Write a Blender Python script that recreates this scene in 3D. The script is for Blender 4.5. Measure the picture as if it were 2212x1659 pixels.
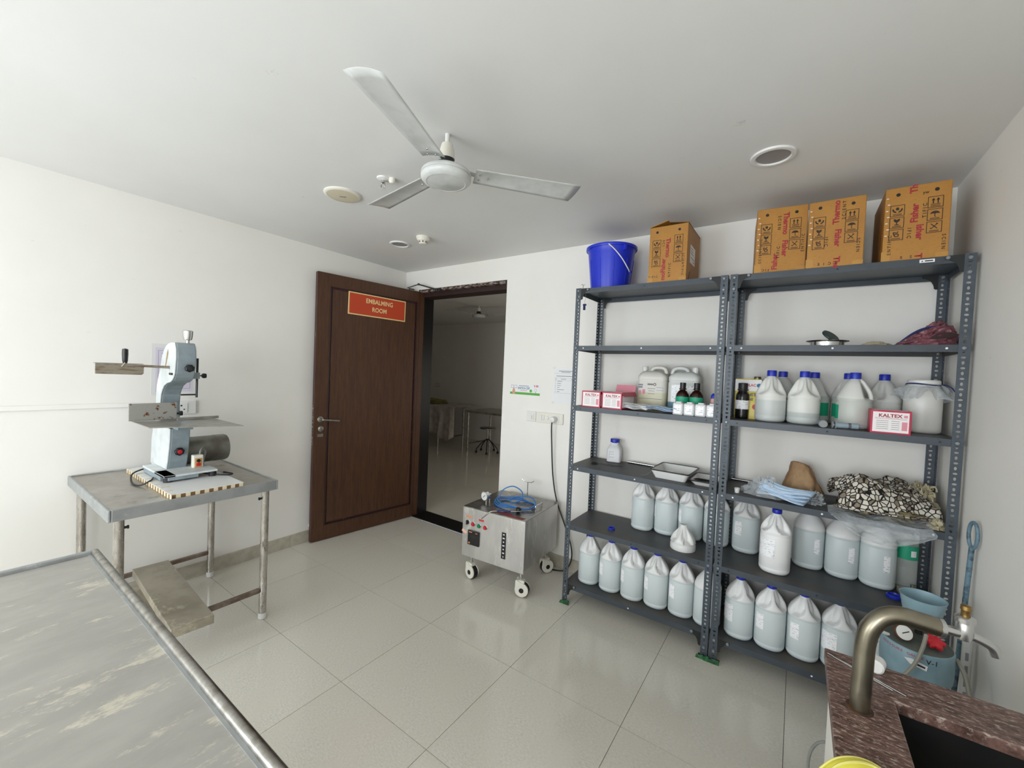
import bpy, math, random
from mathutils import Vector, Matrix, noise

for o in list(bpy.data.objects):
    bpy.data.objects.remove(o, do_unlink=True)
SC = bpy.context.scene
COL = SC.collection
PI = math.pi
R = math.radians
ROOM_W, ROOM_H, ROOM_Y = 4.072, 2.572, -4.7      # room: x 0..W, y ROOM_Y..0, z 0..H

# ------------------------------------------------------------------ camera
cam_d = bpy.data.cameras.new('camera')
cam = bpy.data.objects.new('camera', cam_d)
COL.objects.link(cam)
cam_d.sensor_width = 36.0
cam_d.lens = 885.88 / 2212 * 36.0
cam_d.clip_start = 0.02
yaw, pitch, roll = R(-34.808), R(-1.607), R(2.407)
fw = Vector((math.sin(yaw) * math.cos(pitch), math.cos(yaw) * math.cos(pitch), math.sin(pitch)))
rt = Vector((math.cos(yaw), -math.sin(yaw), 0))
up = rt.cross(fw)
rt2 = rt * math.cos(roll) + up * math.sin(roll)
up2 = -rt * math.sin(roll) + up * math.cos(roll)
cam.matrix_world = Matrix(((rt2.x, up2.x, -fw.x, 3.4674), (rt2.y, up2.y, -fw.y, -2.9410), (rt2.z, up2.z, -fw.z, 1.5578), (0, 0, 0, 1)))
SC.camera = cam

# ------------------------------------------------------------------ world, daylight, exposure
w = bpy.data.worlds.new('sky')
SC.world = w
w.use_nodes = True
w.node_tree.nodes['Background'].inputs[0].default_value = (0.75, 0.87, 1.0, 1)
w.node_tree.nodes['Background'].inputs[1].default_value = 1.2

def area(name, loc, rot, sx, sy, power, col):
    d = bpy.data.lights.new(name, 'AREA')
    d.shape = 'RECTANGLE'
    d.size, d.size_y = sx, sy
    d.energy = power
    d.color = col
    o = bpy.data.objects.new(name, d)
    COL.objects.link(o)
    o.location = loc
    o.rotation_euler = rot
    return o
# daylight entering through the two windows of the room (they are in the wall behind the photographer)
area('daylight_window_one', (1.15, ROOM_Y - 0.14, 1.45), (R(90), 0, 0), 1.9, 1.5, 64, (0.90, 0.955, 1.0))
area('daylight_window_two', (3.15, ROOM_Y - 0.14, 1.45), (R(90), 0, 0), 1.1, 1.5, 48, (0.93, 0.965, 1.0))
# dim fill lamp added inside the next room at its right, no window there
area('fill_next_room', (2.9, 2.4, 1.2), (0, R(90), 0), 1.2, 1.2, 10, (1.0, 0.93, 0.84))

SC.view_settings.view_transform = 'Standard'
SC.view_settings.look = 'None'
SC.view_settings.gamma = 1
SC.view_settings.use_curve_mapping = False
SC.view_settings.exposure = 0.35

# ------------------------------------------------------------------ materials
def lin(h):
    h = h.lstrip('#')
    out = []
    for i in (0, 2, 4):
        c = int(h[i:i + 2], 16) / 255
        out.append(c / 12.92 if c <= 0.04045 else ((c + 0.055) / 1.055) ** 2.4)
    return (*out, 1)

class NT:
    def __init__(s, name):
        s.m = bpy.data.materials.new(name)
        s.m.use_nodes = True
        s.t = s.m.node_tree
        s.b = s.t.nodes['Principled BSDF']
        s.out = s.t.nodes['Material Output']
        s.tc = s.n('ShaderNodeTexCoord')
    def n(s, k, **kw):
        x = s.t.nodes.new(k)
        for a, v in kw.items():
            setattr(x, a, v)
        return x
    def l(s, a, b):
        s.t.links.new(a, b)
    def noise(s, scale, detail=3, stretch=(1, 1, 1), rough=0.55, coord='Object'):
        mp = s.n('ShaderNodeMapping')
        mp.inputs['Scale'].default_value = stretch
        s.l(s.tc.outputs[coord], mp.inputs[0])
        x = s.n('ShaderNodeTexNoise')
        x.inputs['Scale'].default_value = scale
        x.inputs['Detail'].default_value = detail
        x.inputs['Roughness'].default_value = rough
        s.l(mp.outputs[0], x.inputs[0])
        return x.outputs[0]
    def ramp(s, sock, a, b):
        x = s.n('ShaderNodeMapRange')
        x.inputs[1].default_value = a
        x.inputs[2].default_value = b
        s.l(sock, x.inputs[0])
        return x.outputs[0]
    def mix(s, fac, a, b):
        x = s.n('ShaderNodeMix', data_type='RGBA')
        for sock, v in ((x.inputs[0], fac), (x.inputs[6], a), (x.inputs[7], b)):
            if hasattr(v, 'is_linked'):
                s.l(v, sock)
            else:
                sock.default_value = v
        return x.outputs[2]
    def bump(s, sock, strength, dist=0.01):
        x = s.n('ShaderNodeBump')
        x.inputs['Strength'].default_value = strength
        x.inputs['Distance'].default_value = dist
        s.l(sock, x.inputs['Height'])
        s.l(x.outputs[0], s.b.inputs['Normal'])
    def base(s, v):
        if hasattr(v, 'is_linked'):
            s.l(v, s.b.inputs['Base Color'])
        else:
            s.b.inputs['Base Color'].default_value = v

def pm(name, col, rough=0.5, metal=0.0, col2=None, scale=12, lo=0.4, hi=0.65, stretch=(1, 1, 1), bump=0, bscale=None, trans=0, spec=None, detail=3):
    t = NT(name)
    c = lin(col) if isinstance(col, str) else (*col, 1)
    t.b.inputs['Roughness'].default_value = rough
    t.b.inputs['Metallic'].default_value = metal
    if spec is not None:
        t.b.inputs['Specular IOR Level'].default_value = spec
    if trans:
        t.b.inputs['Transmission Weight'].default_value = trans
    if col2:
        c2 = lin(col2) if isinstance(col2, str) else (*col2, 1)
        nz = t.noise(scale, detail, stretch)
        t.base(t.mix(t.ramp(nz, lo, hi), c, c2))
        if bump and not bscale:
            t.bump(nz, bump)
    else:
        t.base(c)
    if bump and bscale:
        t.bump(t.noise(bscale, 3, stretch), bump)
    return t.m

MAT = {}
def mats():
    M = MAT
    def wallmat(name, c1, c2):
        t = NT(name)
        a = t.mix(t.ramp(t.noise(1.3, 4), 0.35, 0.7), lin(c1), lin(c2))
        spots = t.ramp(t.noise(7, 7, (1, 1, 2.0), 0.75), 0.66, 0.80)
        a2 = t.mix(spots, a, lin('#bdb8ad'))
        t.base(a2)
        t.b.inputs['Roughness'].default_value = 0.62
        t.bump(t.noise(45, 4), 0.06, 0.004)
        return t.m
    M['wall'] = wallmat('white_wall_paint', '#eeebe5', '#e9e6df')
    M['ceil'] = wallmat('white_ceiling_paint', '#e6e5e2', '#e1e0dc')
    # floor tiles: cream vitrified with fine flecks
    t = NT('cream_vitrified_tile')
    oi = t.n('ShaderNodeObjectInfo')
    fl = t.noise(75, 5, (1, 2.2, 1), 0.7, 'Object')
    big = t.noise(5, 3)
    a = t.mix(t.ramp(fl, 0.36, 0.62), lin('#cdc8bb'), lin('#e3dfd4'))
    a = t.mix(t.ramp(big, 0.35, 0.75), a, lin('#dad5c8'))
    r = t.n('ShaderNodeMapRange')
    r.inputs[3].default_value, r.inputs[4].default_value = 0.0, 0.18
    t.l(oi.outputs['Random'], r.inputs[0])
    a = t.mix(r.outputs[0], a, lin('#c9c2b2'))
    dirt = t.ramp(t.noise(26, 6, (1, 3, 1), 0.75), 0.67, 0.74)
    a = t.mix(dirt, a, lin('#a8a293'))
    t.base(a)
    t.b.inputs['Roughness'].default_value = 0.11
    t.b.inputs['Specular IOR Level'].default_value = 0.5
    M['tile'] = t.m
    M['grout'] = pm('dark_tile_joint', '#6d675b', 0.8)
    M['skirt'] = pm('beige_skirting_tile', '#bcb6a6', 0.3, 0, '#ada695', 22)
    # door veneer
    t = NT('brown_wood_veneer')
    g = t.noise(9, 6, (9, 9, 0.5), 0.65)
    g2 = t.noise(42, 4, (7, 7, 0.35), 0.7)
    a = t.mix(t.ramp(g, 0.32, 0.68), lin('#3d2415'), lin('#5d3b23'))
    a = t.mix(t.ramp(g2, 0.42, 0.72), a, lin('#402718'))
    t.base(a)
    t.b.inputs['Roughness'].default_value = 0.42
    t.bump(g2, 0.08, 0.003)
    M['wood'] = t.m
    M['wood_dark'] = pm('dark_brown_moulding', '#2c150d', 0.4)
    M['wood_edge'] = pm('maroon_door_edge', '#43232a', 0.45, 0, '#8d8078', 18, 0.66, 0.74)
    M['black_stone'] = pm('black_granite', '#0a0909', 0.35, 0, '#121010', 60, spec=0.25)
    M['chipped'] = pm('chipped_frame_paint', '#9b8f86', 0.6, 0, '#3a1d14', 24, 0.42, 0.5, (1.0, 1, 4), 0.3)
    M['frame_brown'] = pm('dark_frame_wood', '#2a140f', 0.5)
    M['sign_red'] = pm('orange_red_sign', '#bf4320', 0.45)
    M['sign_cream'] = pm('cream_sign_lettering', '#ecd093', 0.5)
    M['chrome'] = pm('chrome', '#c9c9c8', 0.18, 1)
    M['satin'] = pm('satin_steel', '#a9a7a2', 0.33, 1, '#8c8880', 30)
    M['steel_dark'] = pm('dark_grey_steel', '#3d3e3f', 0.45, 0.7)
    # worn stainless sheets
    def steel(name, c1, c2, c3, rough, metal, s1, st):
        t = NT(name)
        a = t.mix(t.ramp(t.noise(s1, 5, st, 0.6), 0.40, 0.62), lin(c1), lin(c2))
        a = t.mix(t.ramp(t.noise(s1 * 0.55, 8, st, 0.78), 0.56, 0.62), a, lin(c3))
        t.base(a)
        t.b.inputs['Metallic'].default_value = metal
        rr = t.n('ShaderNodeMapRange')
        rr.inputs[3].default_value, rr.inputs[4].default_value = rough - 0.1, rough + 0.14
        t.l(t.noise(s1 * 1.5, 4, st), rr.inputs[0])
        t.l(rr.outputs[0], t.b.inputs['Roughness'])
        return t.m
    M['steel_top'] = steel('stained_steel_sheet', '#a39d94', '#b5b1aa', '#8a837a', 0.34, 0.7, 5, (1, 1, 1))
    M['steel_rim'] = steel('grey_steel_edge', '#a9acac', '#9b9e9e', '#babdbd', 0.4, 0.6, 7, (1, 1, 1))
    M['autopsy'] = steel('scratched_table_sheet', '#a3a099', '#aca9a2', '#cac4b3', 0.42, 0.3, 8, (1.8, 0.7, 1))
    M['leg'] = steel('worn_steel_tube', '#c6c2bc', '#aea8a0', '#877d73', 0.26, 0.88, 26, (1, 1, 0.4))
    M['rung'] = pm('rusty_steel_rail', '#6d5c50', 0.5, 0.4, '#8c7f74', 22)
    M['plank'] = steel('tarnished_steel_plank', '#a9a190', '#968e7d', '#bbb39f', 0.42, 0.3, 6, (1, 1, 1))
    M['machine'] = steel('brushed_machine_steel', '#d3d1cd', '#c2c0bd', '#e2dfd9', 0.32, 0.75, 6, (1, 1, 0.3))
    M['machine_top'] = steel('machine_lid_steel', '#8f8c87', '#7b7873', '#a6a39d', 0.25, 0.85, 6, (1, 1, 1))
    M['white_pl'] = pm('white_plastic', '#e4e3df', 0.4)
    M['cream_pl'] = pm('cream_plastic', '#e4e0d3', 0.42)
    M['ivory'] = pm('yellowed_ivory_plastic', '#d4cbb2', 0.5)
    M['fan_white'] = pm('white_fan_enamel', '#cfd0cd', 0.35, 0, '#c2c3c0', 14)
    M['black'] = pm('black_plastic', '#141415', 0.4)
    M['rubber'] = pm('black_rubber', '#1b1b1c', 0.65)
    M['white_foot'] = pm('white_rubber_foot', '#d9d8d4', 0.6)
    M['red_btn'] = pm('red_plastic', '#c0202c', 0.3)
    M['green_btn'] = pm('green_plastic', '#0b7a4c', 0.3)
    M['red_mark'] = pm('red_flaking_paint', '#7c2a26', 0.6)
    M['red_lbl'] = pm('red_label', '#c23a3f', 0.5)
    M['orange_lbl'] = pm('orange_label', '#dd8a55', 0.5)
    M['pink_tape'] = pm('pink_tape', '#e3b8a6', 0.6)
    M['blue_hose'] = pm('blue_hose', '#2f74b8', 0.35)
    M['dial'] = pm('white_dial', '#ddddd8', 0.4)
    M['glass_grey'] = pm('grey_lamp_glass', '#8f8e8f', 0.35)
    M['rack'] = pm('blue_grey_rack_paint', '#41484f', 0.42, 0.1, '#3b4249', 7)
    M['rack_top'] = pm('dusty_rack_shelf', '#3f4246', 0.5, 0.1, '#514c44', 5, 0.4, 0.75)
    M['rack_post'] = pm('slate_post_paint', '#464f58', 0.42, 0.1, '#40484f', 14)
    M['gusset'] = pm('black_gusset_paint', '#131517', 0.55, 0.0)
    M['rust'] = pm('rusty_foot', '#5a3b22', 0.7, 0.1, '#33281f', 30)
    M['green_cloth'] = pm('green_packing_cloth', '#2f7340', 0.7, 0, '#22402a', 40)
    M['bolt'] = pm('painted_bolt', '#7f8487', 0.4, 0.4)
    M['bucket'] = pm('royal_blue_plastic', '#1d33c4', 0.32)
    M['cap_blue'] = pm('blue_cap', '#1c2fae', 0.38)
    # cardboard
    t = NT('brown_cardboard')
    a = t.mix(t.ramp(t.noise(6, 4), 0.35, 0.7), lin('#b07c33'), lin('#a3702c'))
    a = t.mix(t.ramp(t.noise(60, 3, (1, 1, 5)), 0.55, 0.75), a, lin('#946427'))
    t.base(a)
    t.b.inputs['Roughness'].default_value = 0.55
    M['card'] = t.m
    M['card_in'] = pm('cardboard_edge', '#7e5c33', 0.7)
    M['tape'] = pm('clear_packing_tape', '#b58644', 0.12)
    M['print_red'] = pm('red_box_print', '#9c1f2c', 0.5)
    M['print_blk'] = pm('black_box_print', '#241b12', 0.6)
    M['print_grey'] = pm('grey_print', '#77736f', 0.6)
    M['paper'] = pm('white_paper', '#e9e9e9', 0.6)
    M['paper_lilac'] = pm('lilac_paper', '#d7cfdd', 0.6)
    M['sleeve'] = pm('plastic_sleeve', '#e2e2df', 0.25)
    M['ink'] = pm('faded_ink', '#8b8a93', 0.7)
    M['blue_ink'] = pm('teal_blue_ink', '#2b6f95', 0.6)
    M['leaf_green'] = pm('leaf_green_print', '#58a844', 0.5)
    M['skin_print'] = pm('hand_print', '#d69d80', 0.6)
    M['magenta'] = pm('crimson_carton', '#b3173f', 0.4)
    M['carton_white'] = pm('white_carton_label', '#e9e4e4', 0.45)
    M['carton_pink'] = pm('pink_print', '#d98a98', 0.5)
    M['amber'] = pm('dark_amber_glass', '#2a120a', 0.12, 0, spec=0.6)
    M['black_glass'] = pm('black_bottle', '#101010', 0.2, 0, spec=0.5)
    M['teal_lbl'] = pm('green_bottle_label', '#1f9e78', 0.5)
    M['pink_pl'] = pm('pale_pink_plastic', '#d2a59c', 0.5)
    M['white_enamel'] = pm('white_enamel', '#e6e6e3', 0.22)
    M['dark_rim'] = pm('dark_enamel_rim', '#26282a', 0.4)
    M['tin_top'] = pm('tin_lid', '#8d8a83', 0.35, 0.9)
    M['tin_yellow'] = pm('yellow_tin_print', '#d8c23a', 0.35)
    M['brown_cloth'] = pm('brown_paper_cloth', '#a58560', 0.7, 0, '#8f6f4e', 12, bump=0.3, bscale=40)
    M['pink_cloth'] = pm('dusky_pink_polythene', '#84535a', 0.4, 0, '#643a44', 12, bump=0.5, bscale=22)
    M['dark_inside'] = pm('dark_maroon_content', '#2e1a18', 0.7)
    M['navy'] = pm('navy_band', '#232d63', 0.45)
    M['mask_blue'] = pm('pale_blue_mask', '#c6d9ec', 0.6, 0, '#a9c4e0', 40, stretch=(1, 6, 6))
    M['dark_green'] = pm('dark_green_disc', '#10352f', 0.4)
    M['tank_blue'] = pm('pale_blue_enamel', '#8aa7b1', 0.4, 0, '#7c99a4', 8)
    M['tank_grime'] = pm('grimy_tank_lid', '#4b5350', 0.6, 0, '#5f5f52', 14)
    M['blue_rod'] = pm('worn_blue_rod', '#64808f', 0.5, 0.1, '#3a4750', 40, 0.5, 0.66)
    M['pvc'] = pm('white_pvc', '#d4d4cf', 0.35)
    M['brass'] = pm('aged_brass', '#8f7344', 0.35, 0.9)
    M['faucet'] = pm('brushed_faucet_pipe', '#8c8677', 0.3, 0.9, '#78715f', 12)
    M['alu'] = pm('bright_cast_metal', '#b9b9b6', 0.25, 0.9)
    t = NT('maroon_granite')
    v = t.noise(26, 5, (1, 3.4, 1), 0.75)
    a = t.mix(t.ramp(v, 0.38, 0.6), lin('#47312a'), lin('#785c52'))
    a = t.mix(t.ramp(t.noise(55, 4, (1, 2.6, 1), 0.7), 0.52, 0.64), a, lin('#a8978b'))
    a = t.mix(t.ramp(t.noise(2.2, 3), 0.55, 0.72), a, lin('#62513c'))
    t.base(a)
    t.b.inputs['Roughness'].default_value = 0.4
    M['granite'] = t.m
    M['basin'] = pm('black_basin', '#0b0b0b', 0.5, 0, '#171412', 12)
    M['yellow'] = pm('yellow_hose', '#d6cc48', 0.4)
    M['yellow_pale'] = pm('pale_yellow_rib', '#e4dd7e', 0.4)
    M['grey_hose'] = pm('grey_hose', '#8c8a7e', 0.5)
    M['saw_white_lit'] = pm('white_and_lit_saw_paint', '#d6dad9', 0.5, 0, '#c3c8c7', 9)  # white base plate; on the door cover, strong light put into the grey paint
    M['saw_grey'] = pm('grey_hammered_saw_paint', '#8e9a9f', 0.45, 0, '#818d93', 16)
    M['saw_rust'] = pm('rust_patch', '#9a7c4c', 0.7)
    M['saw_plate'] = pm('galvanised_plate', '#a5a49e', 0.38, 0.55, '#949086', 16)
    t = NT('rust_speckled_plate')
    a = t.mix(t.ramp(t.noise(30, 5, (1, 1, 1), 0.7), 0.57, 0.62), lin('#a3a29b'), lin('#6b3a1d'))
    t.base(a)
    t.b.inputs['Roughness'].default_value = 0.45
    t.b.inputs['Metallic'].default_value = 0.4
    M['rust_plate'] = t.m
    t = NT('smeared_pusher_plate')
    a = t.mix(t.ramp(t.noise(14, 5, (1, 1, 6), 0.7), 0.45, 0.65), lin('#948c7d'), lin('#6e5641'))
    t.base(a)
    t.b.inputs['Roughness'].default_value = 0.5
    t.b.inputs['Metallic'].default_value = 0.35
    M['pusher'] = t.m
    M['motor'] = pm('dirty_motor_shell', '#8c8c84', 0.38, 0.5, '#6d6860', 8)
    M['board_white'] = pm('white_laminate', '#e2e2e0', 0.35)
    M['board_brown'] = pm('brown_board_core', '#7a583a', 0.7)
    M['board_tape'] = pm('cream_board_tape', '#dccfae', 0.6)
    M['cord'] = pm('black_cord', '#1c1d1f', 0.5)
    M['grey_cord'] = pm('grey_cord', '#7c7f78', 0.5)
    M['amber_btn'] = pm('amber_switch_surround', '#c79a5d', 0.5)
    M['drape'] = pm('white_polythene_drape', '#c9c2bb', 0.35, 0, '#ada59d', 9)
    M['olive'] = pm('olive_cloth', '#8a8446', 0.8)
    M['alu_frame'] = pm('white_window_frame', '#d8d8d6', 0.4)
    # patterned cloth
    t = NT('black_white_mosaic_cloth')
    def vor(feature, sc):
        x = t.n('ShaderNodeTexVoronoi', feature=feature)
        x.inputs['Scale'].default_value = sc
        t.l(t.tc.outputs['Object'], x.inputs['Vector'])
        return x
    v1, v2 = vor('DISTANCE_TO_EDGE', 48), vor('F1', 48)
    a = t.mix(t.ramp(v2.outputs['Color'], 0.62, 0.66), lin('#d9d2c4'), lin('#8a7c6c'))
    a = t.mix(t.ramp(v1.outputs['Distance'], 0.075, 0.11), lin('#12100f'), a)
    t.base(a)
    t.b.inputs['Roughness'].default_value = 0.8
    M['mosaic'] = t.m
    t = NT('camouflage_cloth')
    a = t.mix(t.ramp(t.noise(16, 3), 0.47, 0.5), lin('#2b261c'), lin('#7d7350'))
    a = t.mix(t.ramp(t.noise(22, 3, (1.3, 1, 1)), 0.56, 0.59), a, lin('#a59a73'))
    t.base(a)
    t.b.inputs['Roughness'].default_value = 0.85
    M['camo'] = t.m
    M['cream_fringe'] = pm('cream_fringe', '#b3aa8c', 0.8)
    # translucent white plastic of jugs: the liquid shows bluish up to its level (local z in metres)
    def hdpe(name, air, liquid, level):
        t = NT(name)
        sx = t.n('ShaderNodeSeparateXYZ')
        t.l(t.tc.outputs['Object'], sx.inputs[0])
        f = t.ramp(sx.outputs[2], level - 0.003, level + 0.003)
        col = t.mix(f, lin(liquid), lin(air))
        t.base(col)
        t.b.inputs['Roughness'].default_value = 0.38
        tr = t.n('ShaderNodeBsdfTranslucent')
        t.l(col, tr.inputs[0])
        mx = t.n('ShaderNodeMixShader')
        mx.inputs[0].default_value = 0.14
        t.l(t.b.outputs[0], mx.inputs[1])
        t.l(tr.outputs[0], mx.inputs[2])
        t.l(mx.outputs[0], t.out.inputs[0])
        return t.m
    M['jug'] = hdpe('milky_jug_full', '#f8f8f6', '#dee7e7', 0.218)
    M['jug_empty'] = hdpe('milky_jug_empty', '#f3f3f0', '#f2f3f1', 0.03)
    M['jug_opaque'] = hdpe('opaque_white_jug', '#fafaf8', '#f8f8f7', 0.03)
    M['reagent_a'] = hdpe('reagent_jug_two_thirds', '#ecece6', '#d2d7d4', 0.118)
    M['reagent_b'] = hdpe('reagent_jug_low', '#edede7', '#cdd3d0', 0.062)
    M['reagent_c'] = hdpe('reagent_jug_high', '#ebebe5', '#cfd2cb', 0.150)
    M['can_yellow'] = hdpe('jerrycan_yellow_liquid', '#e9e7de', '#dcd7b9', 0.115)
    M['can_blue'] = hdpe('jerrycan_blue_liquid', '#e3e5e1', '#6f95a8', 0.062)
    M['tub'] = hdpe('milky_tub', '#efede7', '#ebe9e3', 0.02)
    M['small_white'] = hdpe('small_white_bottle', '#e9e9ea', '#e6e6e8', 0.02)
    def clear(name, col, fac, rough, wrinkle=0):
        t = NT(name)
        t.base(lin(col))
        if wrinkle:
            t.bump(t.noise(wrinkle, 4), 1.0, 0.02)
        t.b.inputs['Roughness'].default_value = rough
        tr = t.n('ShaderNodeBsdfTransparent')
        mx = t.n('ShaderNodeMixShader')
        mx.inputs[0].default_value = fac
        t.l(tr.outputs[0], mx.inputs[1])
        t.l(t.b.outputs[0], mx.inputs[2])
        t.l(mx.outputs[0], t.out.inputs[0])
        return t.m
    M['clear_bag'] = clear('clear_polythene', '#d3d9dc', 0.40, 0.1, 24)
    M['clear_pet'] = clear('clear_pet', '#c9d2cd', 0.3, 0.15)
    M['pane'] = clear('window_glass', '#dfe8ea', 0.08, 0.05)
    M['syringe'] = clear('syringe_plastic', '#9fb0bc', 0.7, 0.2)
    # printed paper label: rows of tiny print
    t = NT('printed_label')
    br = t.n('ShaderNodeTexNoise')
    mp = t.n('ShaderNodeMapping')
    mp.inputs['Scale'].default_value = (60, 60, 260)
    t.l(t.tc.outputs['Object'], mp.inputs[0])
    t.l(mp.outputs[0], br.inputs[0])
    br.inputs['Scale'].default_value = 1.0
    br.inputs['Detail'].default_value = 2
    t.base(t.mix(t.ramp(br.outputs[0], 0.58, 0.66), lin('#fbfbfc'), lin('#a29eb2')))
    t.b.inputs['Roughness'].default_value = 0.5
    M['label'] = t.m
mats()

# ------------------------------------------------------------------ helpers
def look(p0, p1):
    """matrix that carries +Z onto p0->p1, origin at p0"""
    d = Vector(p1) - Vector(p0)
    q = Vector((0, 0, 1)).rotation_difference(d.normalized())
    return Matrix.Translation(Vector(p0)) @ q.to_matrix().to_4x4()
def T(x, y, z):
    return Matrix.Translation((x, y, z))
FRONT = Matrix(((1, 0, 0, 0), (0, 0, -1, 0), (0, 1, 0, 0), (0, 0, 0, 1)))      # local XY -> world XZ, normal -Y
SIDE = Matrix(((0, 0, 1, 0), (1, 0, 0, 0), (0, 1, 0, 0), (0, 0, 0, 1)))        # local XY -> world YZ, normal +X

class MB:
    def __init__(s):
        s.v, s.f = [], []
    def add(s, vs, fs, M=None):
        k = len(s.v)
        s.v += [tuple(M @ Vector(p)) if M else tuple(p) for p in vs]
        s.f += [tuple(i + k for i in f) for f in fs]
        return s
    def box(s, x0, x1, y0, y1, z0, z1, M=None):
        vs = [(x, y, z) for z in (z0, z1) for y in (y0, y1) for x in (x0, x1)]
        fs = [(0, 2, 3, 1), (4, 5, 7, 6), (0, 1, 5, 4), (2, 6, 7, 3), (0, 4, 6, 2), (1, 3, 7, 5)]
        return s.add(vs, fs, M)
    def lathe(s, prof, n=24, M=None, fn=None, cap=True):
        vs, fs = [], []
        for (r, z) in prof:
            for i in range(n):
                a = 2 * PI * i / n
                rr = r * (fn(a, z) if fn else 1)
                vs.append((rr * math.cos(a), rr * math.sin(a), z))
        for j in range(len(prof) - 1):
            for i in range(n):
                a, b = j * n + i, j * n + (i + 1) % n
                fs.append((a, b, b + n, a + n))
        if cap:
            if prof[0][0] > 1e-5:
                fs.append(tuple(reversed(range(n))))
            if prof[-1][0] > 1e-5:
                k = (len(prof) - 1) * n
                fs.append(tuple(range(k, k + n)))
        return s.add(vs, fs, M)
    def cyl(s, p0, p1, r, n=16, r1=None):
        L = (Vector(p1) - Vector(p0)).length
        return s.lathe([(r, 0), (r if r1 is None else r1, L)], n, look(p0, p1))
    def tube(s, pts, r, n=8, closed=False, M=None, flute=0):
        P = [Vector(p) for p in pts]
        m = len(P)
        vs, fs = [], []
        u = None
        for i in range(m):
            a = P[(i - 1) % m] if (closed or i > 0) else P[i]
            b = P[(i + 1) % m] if (closed or i < m - 1) else P[i]
            t = (b - a).normalized()
            if u is None:
                u = t.orthogonal().normalized()
            else:
                u = (u - t * u.dot(t)).normalized()
            w_ = t.cross(u)
            for k in range(n):
                an = 2 * PI * k / n
                vs.append(P[i] + (u * math.cos(an) + w_ * math.sin(an)) * r * (1 + (.15 * math.cos(flute * an) if flute else 0)))
        for i in range(m if closed else m - 1):
            for k in range(n):
                j = (i + 1) % m
                fs.append((i * n + k, i * n + (k + 1) % n, j * n + (k + 1) % n, j * n + k))
        if not closed:
            fs.append(tuple(reversed(range(n))))
            fs.append(tuple(range((m - 1) * n, m * n)))
        return s.add(vs, fs, M)
    def prism(s, poly, h, M=None):
        n = len(poly)
        vs = [(x, y, 0) for x, y in poly] + [(x, y, h) for x, y in poly]
        fs = [tuple(reversed(range(n))), tuple(range(n, 2 * n))] + [(i, (i + 1) % n, n + (i + 1) % n, n + i) for i in range(n)]
        return s.add(vs, fs, M)
    def sheet(s, fn, nu, nv, M=None):
        vs = [fn(i / nu, j / nv) for j in range(nv + 1) for i in range(nu + 1)]
        fs = [(j * (nu + 1) + i, j * (nu + 1) + i + 1, (j + 1) * (nu + 1) + i + 1, (j + 1) * (nu + 1) + i) for j in range(nv) for i in range(nu)]
        return s.add(vs, fs, M)
    def mesh(s, name, mat, smooth=False, angle=38):
        me = bpy.data.meshes.new(name)
        me.from_pydata(s.v, [], s.f)
        me.update()
        me.materials.append(MAT[mat])
        if smooth:
            me.shade_smooth()
            me.set_sharp_from_angle(angle=R(angle))
        return me
    def build(s, name, mat, parent=None, smooth=False, bev=0, solid=0, angle=38, seg=2):
        o = inst(name, s.mesh(name, mat, smooth, angle), parent)
        if solid:
            m = o.modifiers.new('thickness', 'SOLIDIFY')
            m.thickness = solid
            m.offset = 0
        if bev:
            m = o.modifiers.new('edge', 'BEVEL')
            m.width = bev
            m.segments = seg
            m.limit_method = 'ANGLE'
        return o
def inst(name, me, parent=None, loc=None, rz=None):
    o = bpy.data.objects.new(name, me)
    COL.objects.link(o)
    if parent:
        o.parent = parent
    if loc:
        o.location = loc
    if rz is not None:
        o.rotation_euler = (0, 0, rz)
    return o
def tag(o, label, cat, group=None):
    o['label'], o['category'] = label, cat
    if group:
        o['group'] = group
    return o
def thing(name, label, cat, loc=(0, 0, 0), rz=0, group=None):
    o = bpy.data.objects.new(name, None)
    COL.objects.link(o)
    o.empty_display_size = 0.05
    o.location = loc
    o.rotation_euler = (0, 0, rz)
    return tag(o, label, cat, group)
def struct(o):
    o['kind'] = 'structure'
    return o
def box(name, x0, x1, y0, y1, z0, z1, mat, parent=None, bev=0):
    return MB().box(x0, x1, y0, y1, z0, z1).build(name, mat, parent, bev=bev)

_tx = {}
def text(s, size, mat, parent, M, align='CENTER', bold=0.0, name='lettering', sx=1.0):
    key = (s, size, align, bold, sx, mat)
    if key not in _tx:
        cu = bpy.data.curves.new('text', 'FONT')
        cu.body, cu.size = s, size
        cu.align_x, cu.align_y = align, 'CENTER'
        cu.offset = bold
        cu.resolution_u = 3
        o = bpy.data.objects.new('text', cu)
        me = bpy.data.meshes.new_from_object(o)
        bpy.data.objects.remove(o)
        bpy.data.curves.remove(cu)
        for v in me.vertices:
            v.co.x *= sx
        me.materials.clear()
        me.materials.append(MAT[mat])
        me.name = name
        _tx[key] = me
    me = _tx[key].copy()
    me.transform(M)
    return inst(name, me, parent)
def rect(name, mat, parent, M, w_, h_, t=0.0006):
    b = MB().box(-w_ / 2, w_ / 2, -h_ / 2, h_ / 2, 0, t, M)
    return b.build(name, mat, parent)
def arc(cx, cy, r, a0, a1, n):
    return [(cx + r * math.cos(R(a0 + (a1 - a0) * i / n)), cy + r * math.sin(R(a0 + (a1 - a0) * i / n))) for i in range(n + 1)]
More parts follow.
